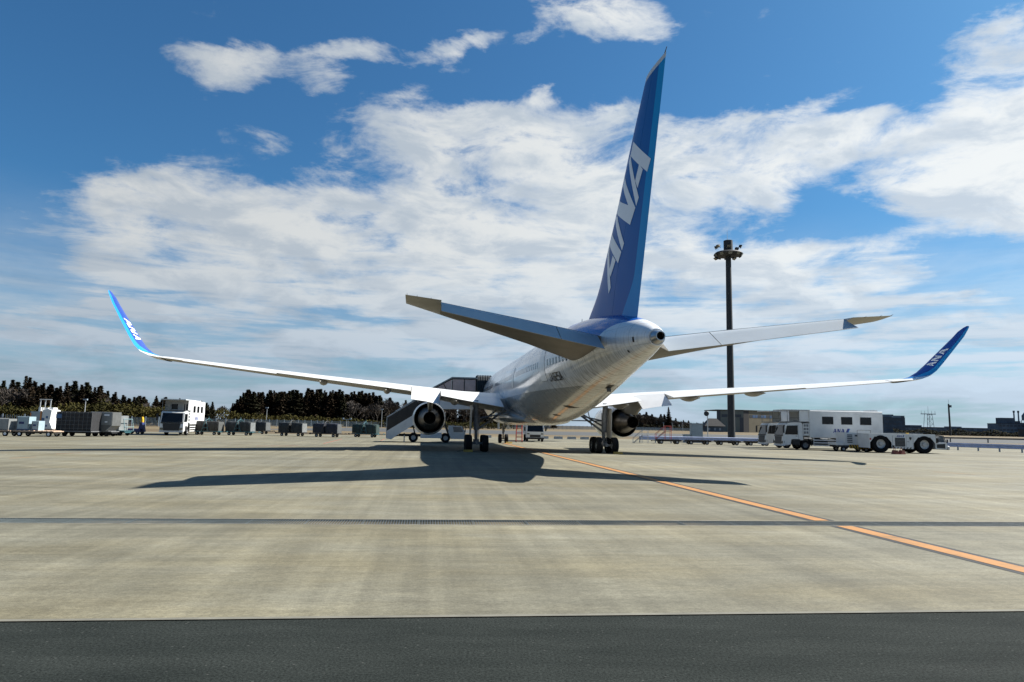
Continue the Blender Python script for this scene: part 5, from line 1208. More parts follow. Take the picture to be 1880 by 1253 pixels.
# dollies, loads and the container row on the far left
def dolly(label, loc, rz, ln=3.2, deck='wood_deck', frame='dolly_dark', rm='rim', group='flat dollies on the apron'):
    t = thing('flat_dolly', label, 'dolly', loc, rz, group)
    h = ln / 2
    b = MB(); b.box(-h, h, -0.75, 0.75, 0.44, 0.52)
    for k in range(int(ln / 0.4)): b.box(-h + 0.1 + k * 0.4, -h + 0.2 + k * 0.4, -0.72, 0.72, 0.521, 0.56)
    b.build('deck', deck, t)
    b = MB(); b.box(-h + 0.05, h - 0.05, -0.5, 0.5, 0.3, 0.437); b.tube((-h, 0, 0.38), (-h - 0.55, 0, 0.34), 0.035); b.box(-h - 0.6, -h - 0.5, -0.12, 0.12, 0.3, 0.42); b.build('frame', frame, t)
    for x in (-h + 0.5, h - 0.5):
        for y in (-0.6, 0.6): wheel('wheel', t, (x, y, 0.24), 'y', 0.24, 0.16, 0.55, 14, rm)
    return t
dl = dolly('flat wooden dolly under the grey box at the far left', (-46.6, 63.6, 0), 0.02, 3.6, rm='letter_white')
dup(dl, (-42.9, 63.9, 0), 0.02, 'flat wooden dolly in front of the two pale blue boxes')
dup(dl, (-47.6, 72.6, 0), 0.02, 'flat wooden dolly under the tall white machine')
def crate(nm, label, loc, rz, w, d, h, m, panel=None, group=None):
    t = thing(nm, label, nm.replace('_', ' '), loc, rz, group)
    b = MB(); b.box(-w / 2, w / 2, -d / 2, d / 2, 0, h, 0.03); b.build('body', m, t)
    if panel:
        b = MB(); b.box(-w * 0.32, w * 0.1, -d / 2 - 0.012, -d / 2 - 0.001, h * 0.45, h * 0.62); b.box(-w / 2 + 0.05, w / 2 - 0.05, -d / 2 - 0.02, -d / 2 - 0.001, 0.03, 0.09); b.build('panel', panel, t)
    b = MB()
    for x in (-w / 2 + 0.03, w / 2 - 0.03): b.box(x - 0.03, x + 0.03, -d / 2 - 0.015, -d / 2 - 0.0015, 0.1, h - 0.05)
    b.build('edge_strip', 'gear_grey', t)
    return t
crate('cargo_box', 'grey metal cargo box with pale end at the far left edge', (-47.0, 63.6, 0.562), 0.02, 2.0, 1.4, 1.05, 'container_grey', 'gear_grey')
crate('cargo_box', 'crumpled pale bundle box right of the grey cargo box at the far left', (-45.5, 63.6, 0.562), 0.02, 0.9, 1.3, 1.0, 'container_pale', None)
crate('equipment_box', 'taller pale blue equipment box left of its smaller neighbour', (-44.1, 63.9, 0.562), 0.05, 1.05, 1.0, 1.22, 'pale_blue', 'navy')
crate('equipment_box', 'smaller pale blue equipment box next to the tall white machine', (-43.0, 63.9, 0.562), 0.05, 0.6, 0.9, 0.85, 'pale_blue', 'navy')
wm = thing('service_machine', 'tall white machine with blue panels and a three-post gantry left of the big dark container', 'service machine', (-48.1, 72.6, 0.562), 0.03)
b = MB(); b.prism_y([(0.0, 0), (1.15, 0), (1.0, 0.35), (0.82, 0.7), (0.95, 1.9), (0.6, 2.0), (0.05, 1.9)], -0.75, 0.75); hb = b.build('housing', 'truck_white', wm)
b = MB(); b.box(-1.2, -0.02, -0.7, 0.7, 0.05, 1.75); b.build('side_housing', 'cabinet_grey', wm)
for xa, xb, za, zz in ((0.02, 0.28, 0.05, 1.1), (0.42, 0.62, 1.05, 1.3), (0.45, 0.6, 0.2, 0.4)): b = MB(); b.box(xa, xb, -0.765, -0.751, za, zz); b.build('panel', 'far_blue', hb)
for xa, xb, zz in ((-0.2, -0.05, 1.8), (-1.22, -1.1, 1.6)): b = MB(); b.box(xa, xb, -0.73, -0.705, 0.1, zz); b.build('edge_panel', 'orange', wm)
b = MB()
for x in (-0.75, -0.25, 0.3): b.tube((x, 0, 1.7), (x + 0.02, 0, 3.0), 0.055, n=6)
b.tube((-0.85, 0, 3.0), (0.42, 0, 3.0), 0.04, n=6); b.build('gantry', 'galvanised', wm)
b = MB()
for x, h in ((0.2, .18), (0.5, .12), (0.75, .2), (-0.5, .2)): b.box(x - .12, x + .12, -0.4, 0.3, 1.85 if x > 0 else 1.75, 1.98 + h)
b.build('fitting', 'truck_white', wm)
# big dark container, pallet container behind it
ct = thing('cargo_container', 'large dark net-covered cargo container with black curtain front', 'cargo container', (-41.15, 67.3, 0.5), 0.03)
b = MB(); b.box(-1.7, 1.6, -1.2, 1.2, 0.04, 1.82, 0.05); b.build('body', 'net_black', ct)
b = MB()
for k in range(9):
    x = -1.6 + k * 0.4; b.tube((x, -1.212, 0.08), (x, -1.212, 1.8), 0.012, n=4)
for k in range(5): b.tube((-1.68, -1.215, 0.25 + k * 0.36), (1.58, -1.215, 0.25 + k * 0.36), 0.012, n=4)
b.build('netting', 'gear_grey', ct)
b = MB(); b.box(-1.72, -1.2, -1.235, -1.222, 1.2, 1.6); b.build('label_plate', 'far_blue', ct)
b = MB(); b.box(-1.75, 1.65, -1.25, 1.25, -0.06, 0.03); b.build('base_plate', 'gear_grey', ct)
c2 = thing('cargo_container', 'grey angled cargo container with pale door panel right of the dark net-covered one', 'cargo container', (-39.65, 68.6, 0.5), 0.03)
b = MB(); b.prism_y([(-1.0, 0.03), (0.55, 0.03), (1.1, 0.55), (1.1, 1.86), (-1.0, 1.86)], -0.8, 0.8); b.build('body', 'container_grey', c2)
b = MB(); b.prism_y([(0.0, 0.62), (1.06, 0.62), (1.06, 1.82), (0.0, 1.82)], -0.83, -0.803); dp = b.build('door_panel', 'container_pale', c2)
b = MB(); b.box(0.3, 0.8, -0.84, -0.831, 1.5, 1.65); b.box(0.4, 0.65, -0.84, -0.831, 0.85, 0.98); b.build('sticker', 'letter_white', dp)
b = MB(); b.tube((-0.98, -0.81, 0.05), (-0.98, -0.81, 1.84), 0.03, n=5); b.tube((-0.98, -0.81, 1.84), (1.08, -0.81, 1.84), 0.03, n=5); b.tube((0.55, -0.81, 0.05), (1.08, -0.81, 0.56), 0.03, n=5); b.build('frame', 'galvanised', c2)
for lab, loc in (('dark dolly carrying the large net-covered container', (-41.2, 67.3, 0)), ('dark dolly under the grey angled container with pale door', (-39.65, 68.6, 0))):
    dolly(lab, loc, 0.03, 3.2 if loc[0] < -40 else 2.1, 'gear_grey', 'black', 'black', 'dark container dollies on the left')
c3 = thing('cargo_container', 'small silver cargo container with braced frame left of the blue tug', 'cargo container', (-40.55, 72.5, 0.5), -0.1)
b = MB(); b.prism_y([(-0.75, 0.05), (0.62, 0.05), (0.62, 1.55), (-0.45, 1.55), (-0.75, 1.1)], -0.7, 0.7); b.build('body', 'container_pale', c3)
b = MB(); b.tube((0.0, -0.71, 0.05), (0.0, -0.71, 1.5), 0.035, n=5); b.tube((-0.6, -0.71, 0.4), (0.6, -0.71, 1.3), 0.03, n=5); b.tube((-0.6, -0.71, 1.2), (0.6, -0.71, 0.3), 0.03, n=5); b.build('brace', 'navy', c3)
td = dolly('teal dolly with an upright end frame under the small silver container', (-40.45, 72.5, 0), -0.1, 2.2, 'teal', 'teal', 'black', 'teal dollies on the left')
b = MB()
for y in (-0.7, 0.7): b.tube((1.15, y, 0.5), (0.95, y, 1.7), 0.04, n=6)
b.tube((0.95, -0.7, 1.7), (0.95, 0.7, 1.7), 0.04, n=6); b.tube((1.15, -0.7, 0.9), (1.15, 0.7, 0.9), 0.04, n=6); b.build('end_frame', 'pale_teal', td)
bt = thing('baggage_tug', 'small navy tug with a yellow-topped post left of the left lift truck', 'tug', (-42.9, 80.5, 0), 0.0)
b = MB(); b.box(-1.1, 0.75, -0.6, 0.6, 0.25, 0.62, 0.04); b.build('body', 'navy', bt)
b = MB(); b.prism_y([(0.35, 0.62), (0.85, 0.62), (0.9, 0.3), (1.0, 0.3), (0.85, 0.95), (0.72, 1.35), (0.5, 1.35)], -0.25, 0.25); b.build('post', 'navy', bt)
b = MB(); b.prism_y([(0.5, 1.355), (0.74, 1.355), (0.72, 1.7), (0.66, 1.98), (0.56, 1.98)], -0.16, 0.16); b.build('post_head', 'yellow', bt)
b = MB(); b.box(-0.3, 0.0, -0.61, -0.6, 0.35, 0.45); b.build('plate', 'letter_white', bt)
for x in (-0.75, 0.45):
    for y in (-0.5, 0.5): wheel('wheel', bt, (x, y, 0.22), 'y', 0.22, 0.16, 0.5, 12)
# row of empty dollies in front of the right crash barrier
d0 = None
for i, lab in enumerate(('leftmost of the empty dollies in front of the blue barrier', 'second from left of the empty dollies in front of the blue barrier', 'third from left of the empty dollies in front of the blue barrier', 'rightmost of the empty dollies beside the lift truck cabs')):
    loc = (19.0 + i * 3.55, 84.3, 0)
    if i == 0: d0 = dolly(lab, loc, 0.0, 2.9, 'dolly_dark', 'dolly_dark', 'rim', 'empty dollies before the blue barrier')
    else: dup(d0, loc, 0.0, lab)
# two maintenance steps near the right engine
for i, (x, y, m_, lab) in enumerate(((15.9, 85.5, 'galvanised', 'small grey maintenance steps beyond the right engine'), (18.6, 82.6, 'red', 'small red-railed maintenance steps at the left end of the empty dollies'))):
    t = thing('maintenance_steps', lab, 'steps', (x, y, 0.006 if i == 0 else 0.565), 0.0, 'maintenance steps on the right')
    if i == 1: t.location = (18.4, 84.3, 0.57)
    b = MB()
    for yy in (-0.35, 0.35):
        b.tube((-0.9, yy, 0), (0.2, yy, 0.9), 0.03, n=6); b.tube((-0.9, yy, 0.6), (0.2, yy, 1.55), 0.025, n=6); b.tube((0.2, yy, 1.55), (0.9, yy, 1.55), 0.025, n=6)
        for x_ in (-0.9, 0.2, 0.9): b.tube((x_, yy, 0), (x_, yy, 1.55 if x_ > 0 else 0.6), 0.025, n=6)
    b.build('rail', m_, t)
    for k in range(4): b = MB(); b.box(-0.85 + k * 0.27, -0.6 + k * 0.27, -0.34, 0.34, 0.12 + k * 0.22, 0.15 + k * 0.22); b.build('tread', 'gear_grey', t)
    b = MB(); b.box(0.2, 0.9, -0.36, 0.36, 0.88, 0.93); b.build('platform', 'gear_grey', t)
for i, px in enumerate((-3.3, 4.9, 6.95, 8.9, 10.8, 12.6)):
    lab = ['left of the nose gear', 'behind the small white lorry, nearest to it', 'second along right of the lorry', 'third along right of the lorry', 'just left of the right main wheels', 'beyond the right main wheels'][i]
    t = thing('concrete_block', 'low pale concrete block at the apron edge ' + lab, 'concrete block', (px, 100.5 + px * 0.11, 0.006), 0.1, 'low concrete blocks along the apron edge')
    b = MB(); b.prism_x([(-0.2, 0), (0.2, 0), (0.15, 0.38), (-0.15, 0.38)], -0.62, 0.62); b.build('block', 'concrete_block', t)

# ------------------------------------------------------------------ fixed things right of the jet
ma_ = thing('light_mast', 'tall dark apron light mast with a ring of floodlights', 'light mast', (30.0, 95.0, 0))
b = MB(); b.rev([(0, 0.50), (10, 0.45), (20, 0.40), (26.6, 0.36)], (0, 0, 0), 'z', 20); b.build('pole', 'mast_paint', ma_, 40)
b = MB(); b.rev([(25.85, 0.38), (25.85, 1.1), (26.0, 1.85), (26.2, 1.95), (26.4, 1.75), (26.6, 0.9), (26.7, 0.3)], (0, 0, 0), 'z', 24); rg = b.build('lamp_ring', 'mast_paint', ma_, 40)
b = MB(); b.rev([(26.7, 0.62), (28.1, 0.62), (28.15, 0.5), (28.15, 0.0001)], (0, 0, 0), 'z', 20); b.build('winch_housing', 'mast_paint', ma_, 40)
b = MB(); b.tube((-0.1, 0, 28.1), (-0.1, 0, 29.6), 0.03, 0.012, 6); b.build('lightning_rod', 'galvanised', ma_)
def flood(a, r, z, tilt):
    ca, sa = cos(a), sin(a); o_ = Vector((ca * r, sa * r, z)); f_ = Vector((ca * cos(tilt), sa * cos(tilt), -sin(tilt))); u_ = Vector((-sa, ca, 0)); w_ = f_.cross(u_)
    P = lambda f, u, w: o_ + f_ * f + u_ * u + w_ * w
    b = MB(); b.hexa([P(-.22, -.14, -.12), P(-.22, .14, -.12), P(-.22, .14, .12), P(-.22, -.14, .12), P(.14, -.28, -.22), P(.14, .28, -.22), P(.14, .28, .22), P(.14, -.28, .22)])
    b.tube(o_ - f_ * 0.1, Vector((ca * (r - 0.35), sa * (r - 0.35), z + (-0.25 if z > 26.6 else 0.2))), 0.035, n=6)
    fl_ = b.build('floodlight', 'mast_paint', ma_)
    b = MB(); b.hexa([P(.142, -.25, -.19), P(.142, .25, -.19), P(.142, .25, .19), P(.142, -.25, .19), P(.15, -.25, -.19), P(.15, .25, -.19), P(.15, .25, .19), P(.15, -.25, .19)]); b.build('lamp_glass', 'lamp_glass', fl_)
for k in range(10): flood(2 * pi * k / 10 + 0.16, 1.75, 26.05, 0.55)
for a in (2.9, 3.5, -0.35, -1.75, 0.5): flood(a, 1.65 if a != -1.75 else 0.75, 27.2, 0.5)
for a in (3.4, -0.9): flood(a, 1.95 if a > 0 else 0.9, 25.45, 0.9)
cbn = thing('electric_cabinet', 'tall grey electric cabinet behind the blue barrier', 'cabinet', (25.3, 95.3, 0))
b = MB(); b.box(-0.76, 0.76, -0.5, 0.5, 0.0, 2.5); b.build('cabinet_body', 'cabinet_grey', cbn)
b = MB(); b.box(-0.84, 0.84, -0.6, 0.6, 2.5, 2.6); b.build('cabinet_roof', 'far_pale', cbn)
for x in (-0.37, 0.37): b = MB(); b.box(x - 0.34, x + 0.34, -0.52, -0.503, 0.15, 2.4); b.build('door', 'cabinet_grey', cbn)
cb2 = thing('junction_box', 'low grey junction box left of the tall electric cabinet', 'junction box', (23.9, 95.0, 0))
b = MB(); b.box(-0.45, 0.45, -0.3, 0.3, 0, 1.05); b.build('cabinet_body', 'cabinet_grey', cb2); b = MB(); b.box(-0.5, 0.5, -0.35, 0.35, 1.052, 1.1); b.build('cabinet_roof', 'cabinet_grey', cb2)
pm = thing('sign_post', 'slim post with a round dark disc beside the grey cabinet', 'post', (26.75, 95.0, 0))
b = MB(); b.tube((0.05, 0, 0), (0.02, 0, 3.7), 0.07, 0.06, 8); b.build('post', 'galvanised', pm)
b = MB(); b.rev([(-0.08, 0.001), (-0.08, 0.3), (0.0, 0.36), (0.06, 0.3), (0.06, 0.001)], (-0.12, -0.05, 3.95), 'y', 18); b.build('disc', 'mast_paint', pm, 40)
# crash barrier, each rail length and post a piece
rl = thing('crash_barrier', 'pale blue crash barrier on posts along the right edge of the apron', 'barrier', (16.4, 88.6, 0))
pl_ = [(16.4, 88.6), (40.0, 88.4), (51.0, 83.6), (55.1, 75.6), (61.0, 63.5)]
for (ax, ay), (bx, by) in zip(pl_, pl_[1:]):
    ln = hypot(bx - ax, by - ay); n = max(1, round(ln / 2.0)); an = atan2(by - ay, bx - ax)
    for k in range(n):
        t0, t1 = k / n, (k + 1) / n
        p0 = Vector((ax + (bx - ax) * t0 - 16.4, ay + (by - ay) * t0 - 88.6, 0)); p1 = Vector((ax + (bx - ax) * t1 - 16.4, ay + (by - ay) * t1 - 88.6, 0))
        d = (p1 - p0).normalized(); nn = Vector((d.y, -d.x, 0)); p1 = p1 - d * 0.015
        pr = [(0.0, 0.36), (0.05, 0.40), (0.05, 0.52), (0.0, 0.58), (0.0, 0.64), (0.05, 0.70), (0.05, 0.82), (0.0, 0.86), (-0.03, 0.86), (-0.03, 0.36)]
        b = MB(); b.loft([[p + nn * a + Vector((0, 0, z)) for a, z in pr] for p in (p0, p1)]); b.build('rail', 'rail_blue', rl)
        b = MB(); q = p0 - nn * 0.09; b.prism_z([(q.x - .06, q.y - .06), (q.x + .06, q.y - .06), (q.x + .06, q.y + .06), (q.x - .06, q.y + .06)], 0, 0.8); b.build('post', 'far_pale', rl)
# timber-railed barrier further out on the field
fb = thing('field_barrier', 'thin brown rail fence across the dry field at the far right', 'fence', (90, 160, 0))
for k in range(14):
    b = MB(); x0 = -30 + k * 8; b.hexa([(x0, -x0 * 0.1, 0.75), (x0 + 7.95, -(x0 + 7.95) * 0.1, 0.75), (x0 + 7.95, -(x0 + 7.95) * 0.1 + .1, 0.75), (x0, -x0 * 0.1 + .1, 0.75), (x0, -x0 * 0.1, 1.1), (x0 + 7.95, -(x0 + 7.95) * 0.1, 1.1), (x0 + 7.95, -(x0 + 7.95) * 0.1 + .1, 1.1), (x0, -x0 * 0.1 + .1, 1.1)]); b.build('rail', 'container_grey', fb)
    b = MB(); b.box(x0 - .1, x0 + .1, -x0 * 0.1 + .12, -x0 * 0.1 + .3, -0.03, 1.0); b.build('post', 'container_grey', fb)
# ------------------------------------------------------------------ far buildings
hg = thing('hangar', 'long tan hangar with a high strip of windows behind the light mast', 'hangar', (150.0, 450.0, 0), 0.0)
H0 = Vector((0, 0, 0)); A_ = Vector((-16, 4, 0)); B_ = Vector((42, 22, 0)); HT = 13.9
def wall_pts(p, q, z0, z1, th=0.3):
    d = (q - p).normalized(); n = Vector((d.y, -d.x, 0)) * -th
    return [p + Vector((0, 0, z0)), q + Vector((0, 0, z0)), q + n + Vector((0, 0, z0)), p + n + Vector((0, 0, z0)), p + Vector((0, 0, z1)), q + Vector((0, 0, z1)), q + n + Vector((0, 0, z1)), p + n + Vector((0, 0, z1))]
b = MB(); b.hexa(wall_pts(A_, H0, -0.03, HT)); b.build('wall', 'hangar_green', hg)
b = MB(); b.hexa(wall_pts(H0, B_, -0.03, HT)); b.build('wall', 'hangar_tan', hg)
b = MB(); b.prism_z([(-16.3, 3.6), (0, -0.4), (42.3, 21.7), (26, 40), (-18, 26)], HT, HT + 0.5); b.build('roof', 'roof_dark', hg)
def on_wall(p, q, t0, t1, z0, z1, name, m, off=0.06, par=None):
    a = p + (q - p) * t0; c = p + (q - p) * t1; d = (q - p).normalized(); n = Vector((d.y, -d.x, 0)) * off
    b = MB(); b.hexa([a + Vector((0, 0, z0)) + n * .05, c + Vector((0, 0, z0)) + n * .05, c + Vector((0, 0, z0)) + n, a + Vector((0, 0, z0)) + n, a + Vector((0, 0, z1)) + n * .05, c + Vector((0, 0, z1)) + n * .05, c + Vector((0, 0, z1)) + n, a + Vector((0, 0, z1)) + n]); return b.build(name, m, par or hg)
for k in range(2): on_wall(A_, H0, 0.18 + k * 0.4, 0.52 + k * 0.4, 9.6, 11.4, 'window', 'hangar_dark')
on_wall(A_, H0, 0.0, 0.14, 0, HT, 'corner_panel', 'hangar_dark'); on_wall(A_, H0, 0.86, 1.0, 0, 9.4, 'corner_panel', 'hangar_dark')
on_wall(H0, B_, 0.0, 0.1, 0, HT, 'corner_panel', 'roof_dark')
for k in range(16): on_wall(H0, B_, 0.115 + k * 0.054, 0.115 + k * 0.054 + 0.045, 9.5, 11.3, 'window', 'far_blue' if k % 3 else 'hangar_dark')
ho = thing('house', 'dark hip-roofed house left of the tan hangar', 'house', (124.5, 430, 0))
b = MB(); b.box(-5, 5.5, -3, 4, -0.03, 3.5); b.build('wall', 'far_wall_dark', ho)
b = MB(); b.hexa([(-6.2, -4, 3.5), (6.8, -4, 3.5), (6.8, 5, 3.5), (-6.2, 5, 3.5), (-2.4, -0.6, 8.2), (2.2, -0.6, 8.2), (2.2, 1.2, 8.2), (-2.4, 1.2, 8.2)]); b.build('roof', 'roof_dark', ho)
for x in (-3.2, 0.3, 3.4): b = MB(); b.box(x - .6, x + .6, -3.06, -3.001, 1, 2.4); b.build('window', 'far_pale', ho)
def block(name, label, loc, w, d, h, m, rows, cols, wm_='hangar_dark', extra=None, rz=0.0, roof='roof_dark'):
    t = thing(name, label, 'building', loc, rz)
    b = MB(); b.box(-w / 2, w / 2, -d / 2, d / 2, -0.03, h); b.build('wall', m, t)
    b = MB(); b.box(-w / 2 - .2, w / 2 + .2, -d / 2 - .2, d / 2 + .2, h, h + 0.35); b.build('roof', roof, t)
    for r in range(rows):
        for c in range(cols):
            z = h * (r + 0.35) / rows; x = -w / 2 + w * (c + 0.5) / cols
            b = MB(); b.box(x - w / cols * 0.36, x + w / cols * 0.36, -d / 2 - 0.08, -d / 2 - 0.002, z, z + h / rows * 0.42); b.build('window', wm_, t)
    for (x0, x1, z1, mm, nm) in (extra or []):
        b = MB(); b.box(x0, x1, -d / 4, d / 4, h + 0.352, h + z1); b.build(nm, mm, t)
    return t
block('terminal_building', 'dark stepped terminal block just right of the lift truck', (372, 690, 0), 24, 20, 16, 'far_wall_dark', 4, 6, extra=[(-10, 2, 3.2, 'far_wall', 'roof_box'), (3, 11, 1.6, 'far_pale', 'roof_box')])
block('terminal_building', 'grey-blue office block with flat roof right of the stepped block', (392, 720, 0), 17, 20, 18.5, 'far_wall', 4, 5, extra=[(-6, 0, 1.5, 'far_wall_dark', 'roof_box')])
block('terminal_building', 'long low dark building beneath the antenna tower', (430, 705, 0), 90, 18, 7.5, 'far_wall_dark', 2, 18, 'far_wall', extra=[(-30, -18, 2.0, 'far_wall', 'roof_box'), (10, 22, 1.4, 'far_pale', 'roof_box')])
block('plant_building', 'long plant building with roof boxes near the right edge of the picture', (498, 700, 0), 30, 16, 12.5, 'far_wall', 3, 8, extra=[(-9, 4.5, 6.0, 'far_wall_dark', 'cooling_unit'), (8, 10, 3.0, 'far_wall_dark', 'roof_box')])
block('plant_building', 'pale blue plant building below the twin chimneys', (520, 690, 0), 22, 16, 13.5, 'far_pale', 3, 6, 'far_wall', extra=[(-9, -2, 2.2, 'far_pale', 'roof_box'), (3, 8, 4.2, 'far_wall_dark', 'roof_box')])
block('plant_building', 'bright blue plant building at the right edge below the water tower', (546, 690, 0), 34, 16, 13.0, 'far_blue', 3, 8, 'far_wall_dark')
block('plant_building', 'low brown sheds in front of the plant buildings at the far right', (485, 640, 0), 34, 10, 6.5, 'roof_dark', 1, 7, 'far_wall_dark')
for i, x in enumerate((508.5, 513.0)):
    t = thing('chimney', ('left' if i == 0 else 'right') + ' one of the twin slim chimneys at the far right', 'chimney', (x, 705, 0), 0, 'twin chimneys of the plant')
    b = MB(); b.rev([(-0.03, 0.85), (24.5, 0.62)], (0, 0, 0), 'z', 12); b.build('shaft', 'far_wall', t, 40)
    b = MB(); b.rev([(24.0, 0.64), (24.2, 0.95), (26, 0.95), (26.1, 0.6)], (0, 0, 0), 'z', 12); b.build('cap', 'far_wall_dark', t, 40)
wt = thing('water_tower', 'water tower on legs at the far right edge', 'water tower', (526.5, 715, 0))
b = MB(); b.rev([(16.5, 0.1), (16.6, 2.6), (21.5, 2.6), (23.5, 1.2), (25.2, 0.1)], (0, 0, 0), 'z', 14); b.build('tank', 'far_wall', wt, 30)
for x, y in ((-2, -2), (2, -2), (-2, 2), (2, 2)): b = MB(); b.tube((x * 1.1, y * 1.1, -0.03), (x, y, 16.7), 0.28, n=6); b.build('leg', 'far_wall', wt)
an = thing('antenna_tower', 'lattice antenna tower with a wide top rail on the horizon', 'antenna tower', (426, 712, 0))
b = MB()
for x, y in ((-2.4, -2.4), (2.4, -2.4), (-2.4, 2.4), (2.4, 2.4)): b.tube((x * 1.6, y * 1.6, -0.03), (x, y, 21), 0.22, n=5)
for z in (6, 11, 16, 20.5):
    k = 1.6 - z / 35; b.tube((-2.4 * k, -2.4, z), (2.4 * k, -2.4, z), 0.16, n=5)
    b.tube((-2.4 * k, -2.4, z - 4.5), (2.4 * k, -2.4, z), 0.12, n=5); b.tube((2.4 * k, -2.4, z - 4.5), (-2.4 * k, -2.4, z), 0.12, n=5)
b.build('lattice', 'far_wall_dark', an)
b = MB(); b.box(-7.5, 7.5, -0.5, 0.5, 20.8, 21.5); b.build('top_rail', 'far_wall', an)
for x in (-7, -3.5, 0, 3.5, 7): b = MB(); b.tube((x, 0, 21.5), (x, 0, 24.5 if x else 29), 0.16, 0.1, 5); b.build('aerial', 'far_wall_dark', an)
fm = thing('signal_mast', 'tall plain mast right of the antenna tower', 'mast', (378.5, 602, 0))
b = MB(); b.tube((0, 0, -0.03), (-0.3, 0, 27.2), 0.85, 0.62, 10); b.build('pole', 'mast_paint', fm, 40)
b = MB(); b.box(0.4, 2.0, -0.5, 0.5, 24.2, 26.2); b.tube((-0.3, 0, 27.2), (-0.3, 0, 31), 0.1, n=5); b.build('head', 'far_wall', fm)

# ------------------------------------------------------------------ far fence, lamp posts
fpl = [(-330, 128), (-150, 138), (-80, 148), (-62, 232), (-25, 300), (40, 385), (130, 492), (230, 520), (330, 560)]
fn = thing('boundary_fence', 'long grey-blue boundary fence across the far side of the field', 'fence', (0, 0, 0))
pk = MB(); po = MB()
for (ax, ay), (bx, by) in zip(fpl, fpl[1:]):
    ln = hypot(bx - ax, by - ay); n = int(ln / 0.42)
    for k in range(n):
        x = ax + (bx - ax) * k / n; y = ay + (by - ay) * k / n
        pk.prism_z([(x - .075, y - .02), (x + .075, y - .02), (x, y + .04)], 0.1, 1.95)
    n = int(ln / 4)
    for k in range(n):
        x = ax + (bx - ax) * k / n; y = ay + (by - ay) * k / n
        po.box(x - .09, x + .09, y - .12, y - .03, -0.03, 2.15)
o = pk.build('picket', 'fence_metal', fn); o['kind'] = 'stuff'
o = po.build('post', 'far_pale', fn); o['kind'] = 'stuff'
lamps = [(-92.5, 152, 5.4, 'above the big dark container on the left'), (-77, 221, 5.6, 'above the half hidden baggage cart'), (-50.5, 216, 2.5, 'between the navy cart and the green cart'), (-44.5, 242, 6.2, 'left of the boarding stairs'), (-12.3, 245, 5.9, 'between the left engine and main wheels'),
         (88, 402, 4.6, 'leftmost of four below the lone conifer'), (93, 402, 4.6, 'second from left right of the lone conifer'), (99, 402, 4.8, 'third from left right of the lone conifer'), (114, 405, 5.0, 'behind the disc post')]
for i, (x, y, h, lab) in enumerate(lamps):
    t = thing('lamp_post', 'pale lamp post on the far field ' + lab, 'lamp post', (x, y, -0.03), 0, 'small lamp posts on the field')
    b = MB(); b.tube((0, 0, 0), (0, 0, h), 0.11 if i != 4 else 0.22, 0.09 if i != 4 else 0.2, 6); b.build('pole', 'galvanised', t)
    b = MB()
    if i == 2: b.box(-1.3, 1.3, -.1, .1, h, h + .15); b.box(-1.4, -0.9, -.2, .2, h + .15, h + .55); b.box(0.9, 1.4, -.2, .2, h + .15, h + .5)
    else: b.box(-0.5, 0.35, -0.2, 0.2, h, h + 0.32)
    b.build('lamp_head', 'far_pale', t)

# ------------------------------------------------------------------ trees
def tuft(b, c, r, rnd, n=3, flat=0.6, droop=0.0):
    for _ in range(n):
        a = rnd.uniform(0, 2 * pi); e = rnd.uniform(-0.9, 0.9)
        u = Vector((cos(a), sin(a), e * flat - droop)).normalized() * r * rnd.uniform(0.6, 1.2)
        w = Vector((-sin(a), cos(a), rnd.uniform(-0.7, 0.7))).normalized() * r * rnd.uniform(0.35, 0.7)
        c2 = c + Vector((rnd.uniform(-1, 1), rnd.uniform(-1, 1), rnd.uniform(-1, 1))) * r * 0.35
        b.poly([c2 - u - w * 0.5, c2 + w * 0.9 - u * 0.1, c2 + u, c2 - w * 0.8 + u * 0.15])
def fast_build(b, name, m, parent=None):
    me = bpy.data.meshes.new(name); me.from_pydata(b.v, [], b.f); me.materials.append(M[m]); me.update()
    o = bpy.data.objects.new(name, me); COL.objects.link(o); o.parent = parent; return o
def cedar(seed, H, W, leaf, shape=1.0, top=0.0):
    rnd = random.Random(seed)
    t = thing('cedar_tree', 'cedar', 'tree', (0, 0, -200))
    b = MB(); lean = rnd.uniform(-.02, .02) * H
    b.tube((0, 0, 0), (lean * 0.5, 0, H * 0.5), H * 0.018, H * 0.012, 7); b.tube((lean * 0.5, 0, H * 0.5), (lean, 0, H * 0.97), H * 0.012, 0.03, 6)
    L = MB(); lv = 30
    for i in range(lv):
        f = i / (lv - 1); z = H * (0.14 + 0.85 * f)
        prof = (1 - f ** (1.35 * shape)) if shape >= 1 else sqrt(max(0, 1 - (f * 0.98) ** 2.4))
        R = W * max(0.05, prof) * rnd.uniform(0.72, 1.12)
        n = max(3, int(5 + 6 * (1 - f)))
        a0 = rnd.uniform(0, 6)
        for k in range(n):
            if rnd.random() < 0.10: continue
            a = a0 + 2 * pi * k / n + rnd.uniform(-.3, .3); rr = R * rnd.uniform(0.6, 1.15)
            e = Vector((lean * f + cos(a) * rr, sin(a) * rr, z - rr * rnd.uniform(0.05, 0.3)))
            if rr > 0.7 and i % 2 == 0: b.tube((lean * f, 0, z), e, 0.05, 0.015, 3, False)
            m_ = 2 if rr > W * 0.35 else 1
            for q in range(m_ + 1):
                s = (q + 0.6) / (m_ + 0.6)
                tuft(L, Vector((lean * f, 0, z)).lerp(e, s), W * (0.15 + 0.08 * (1 - f)), rnd, 5, 0.5, 0.25)
    for _ in range(5): tuft(L, Vector((lean, 0, H * rnd.uniform(0.95, 1.0))), W * 0.10, rnd, 2, 1.6, -0.6)
    b.build('trunk', 'bark', t); fast_build(L, 'crown', leaf, t)
    return t
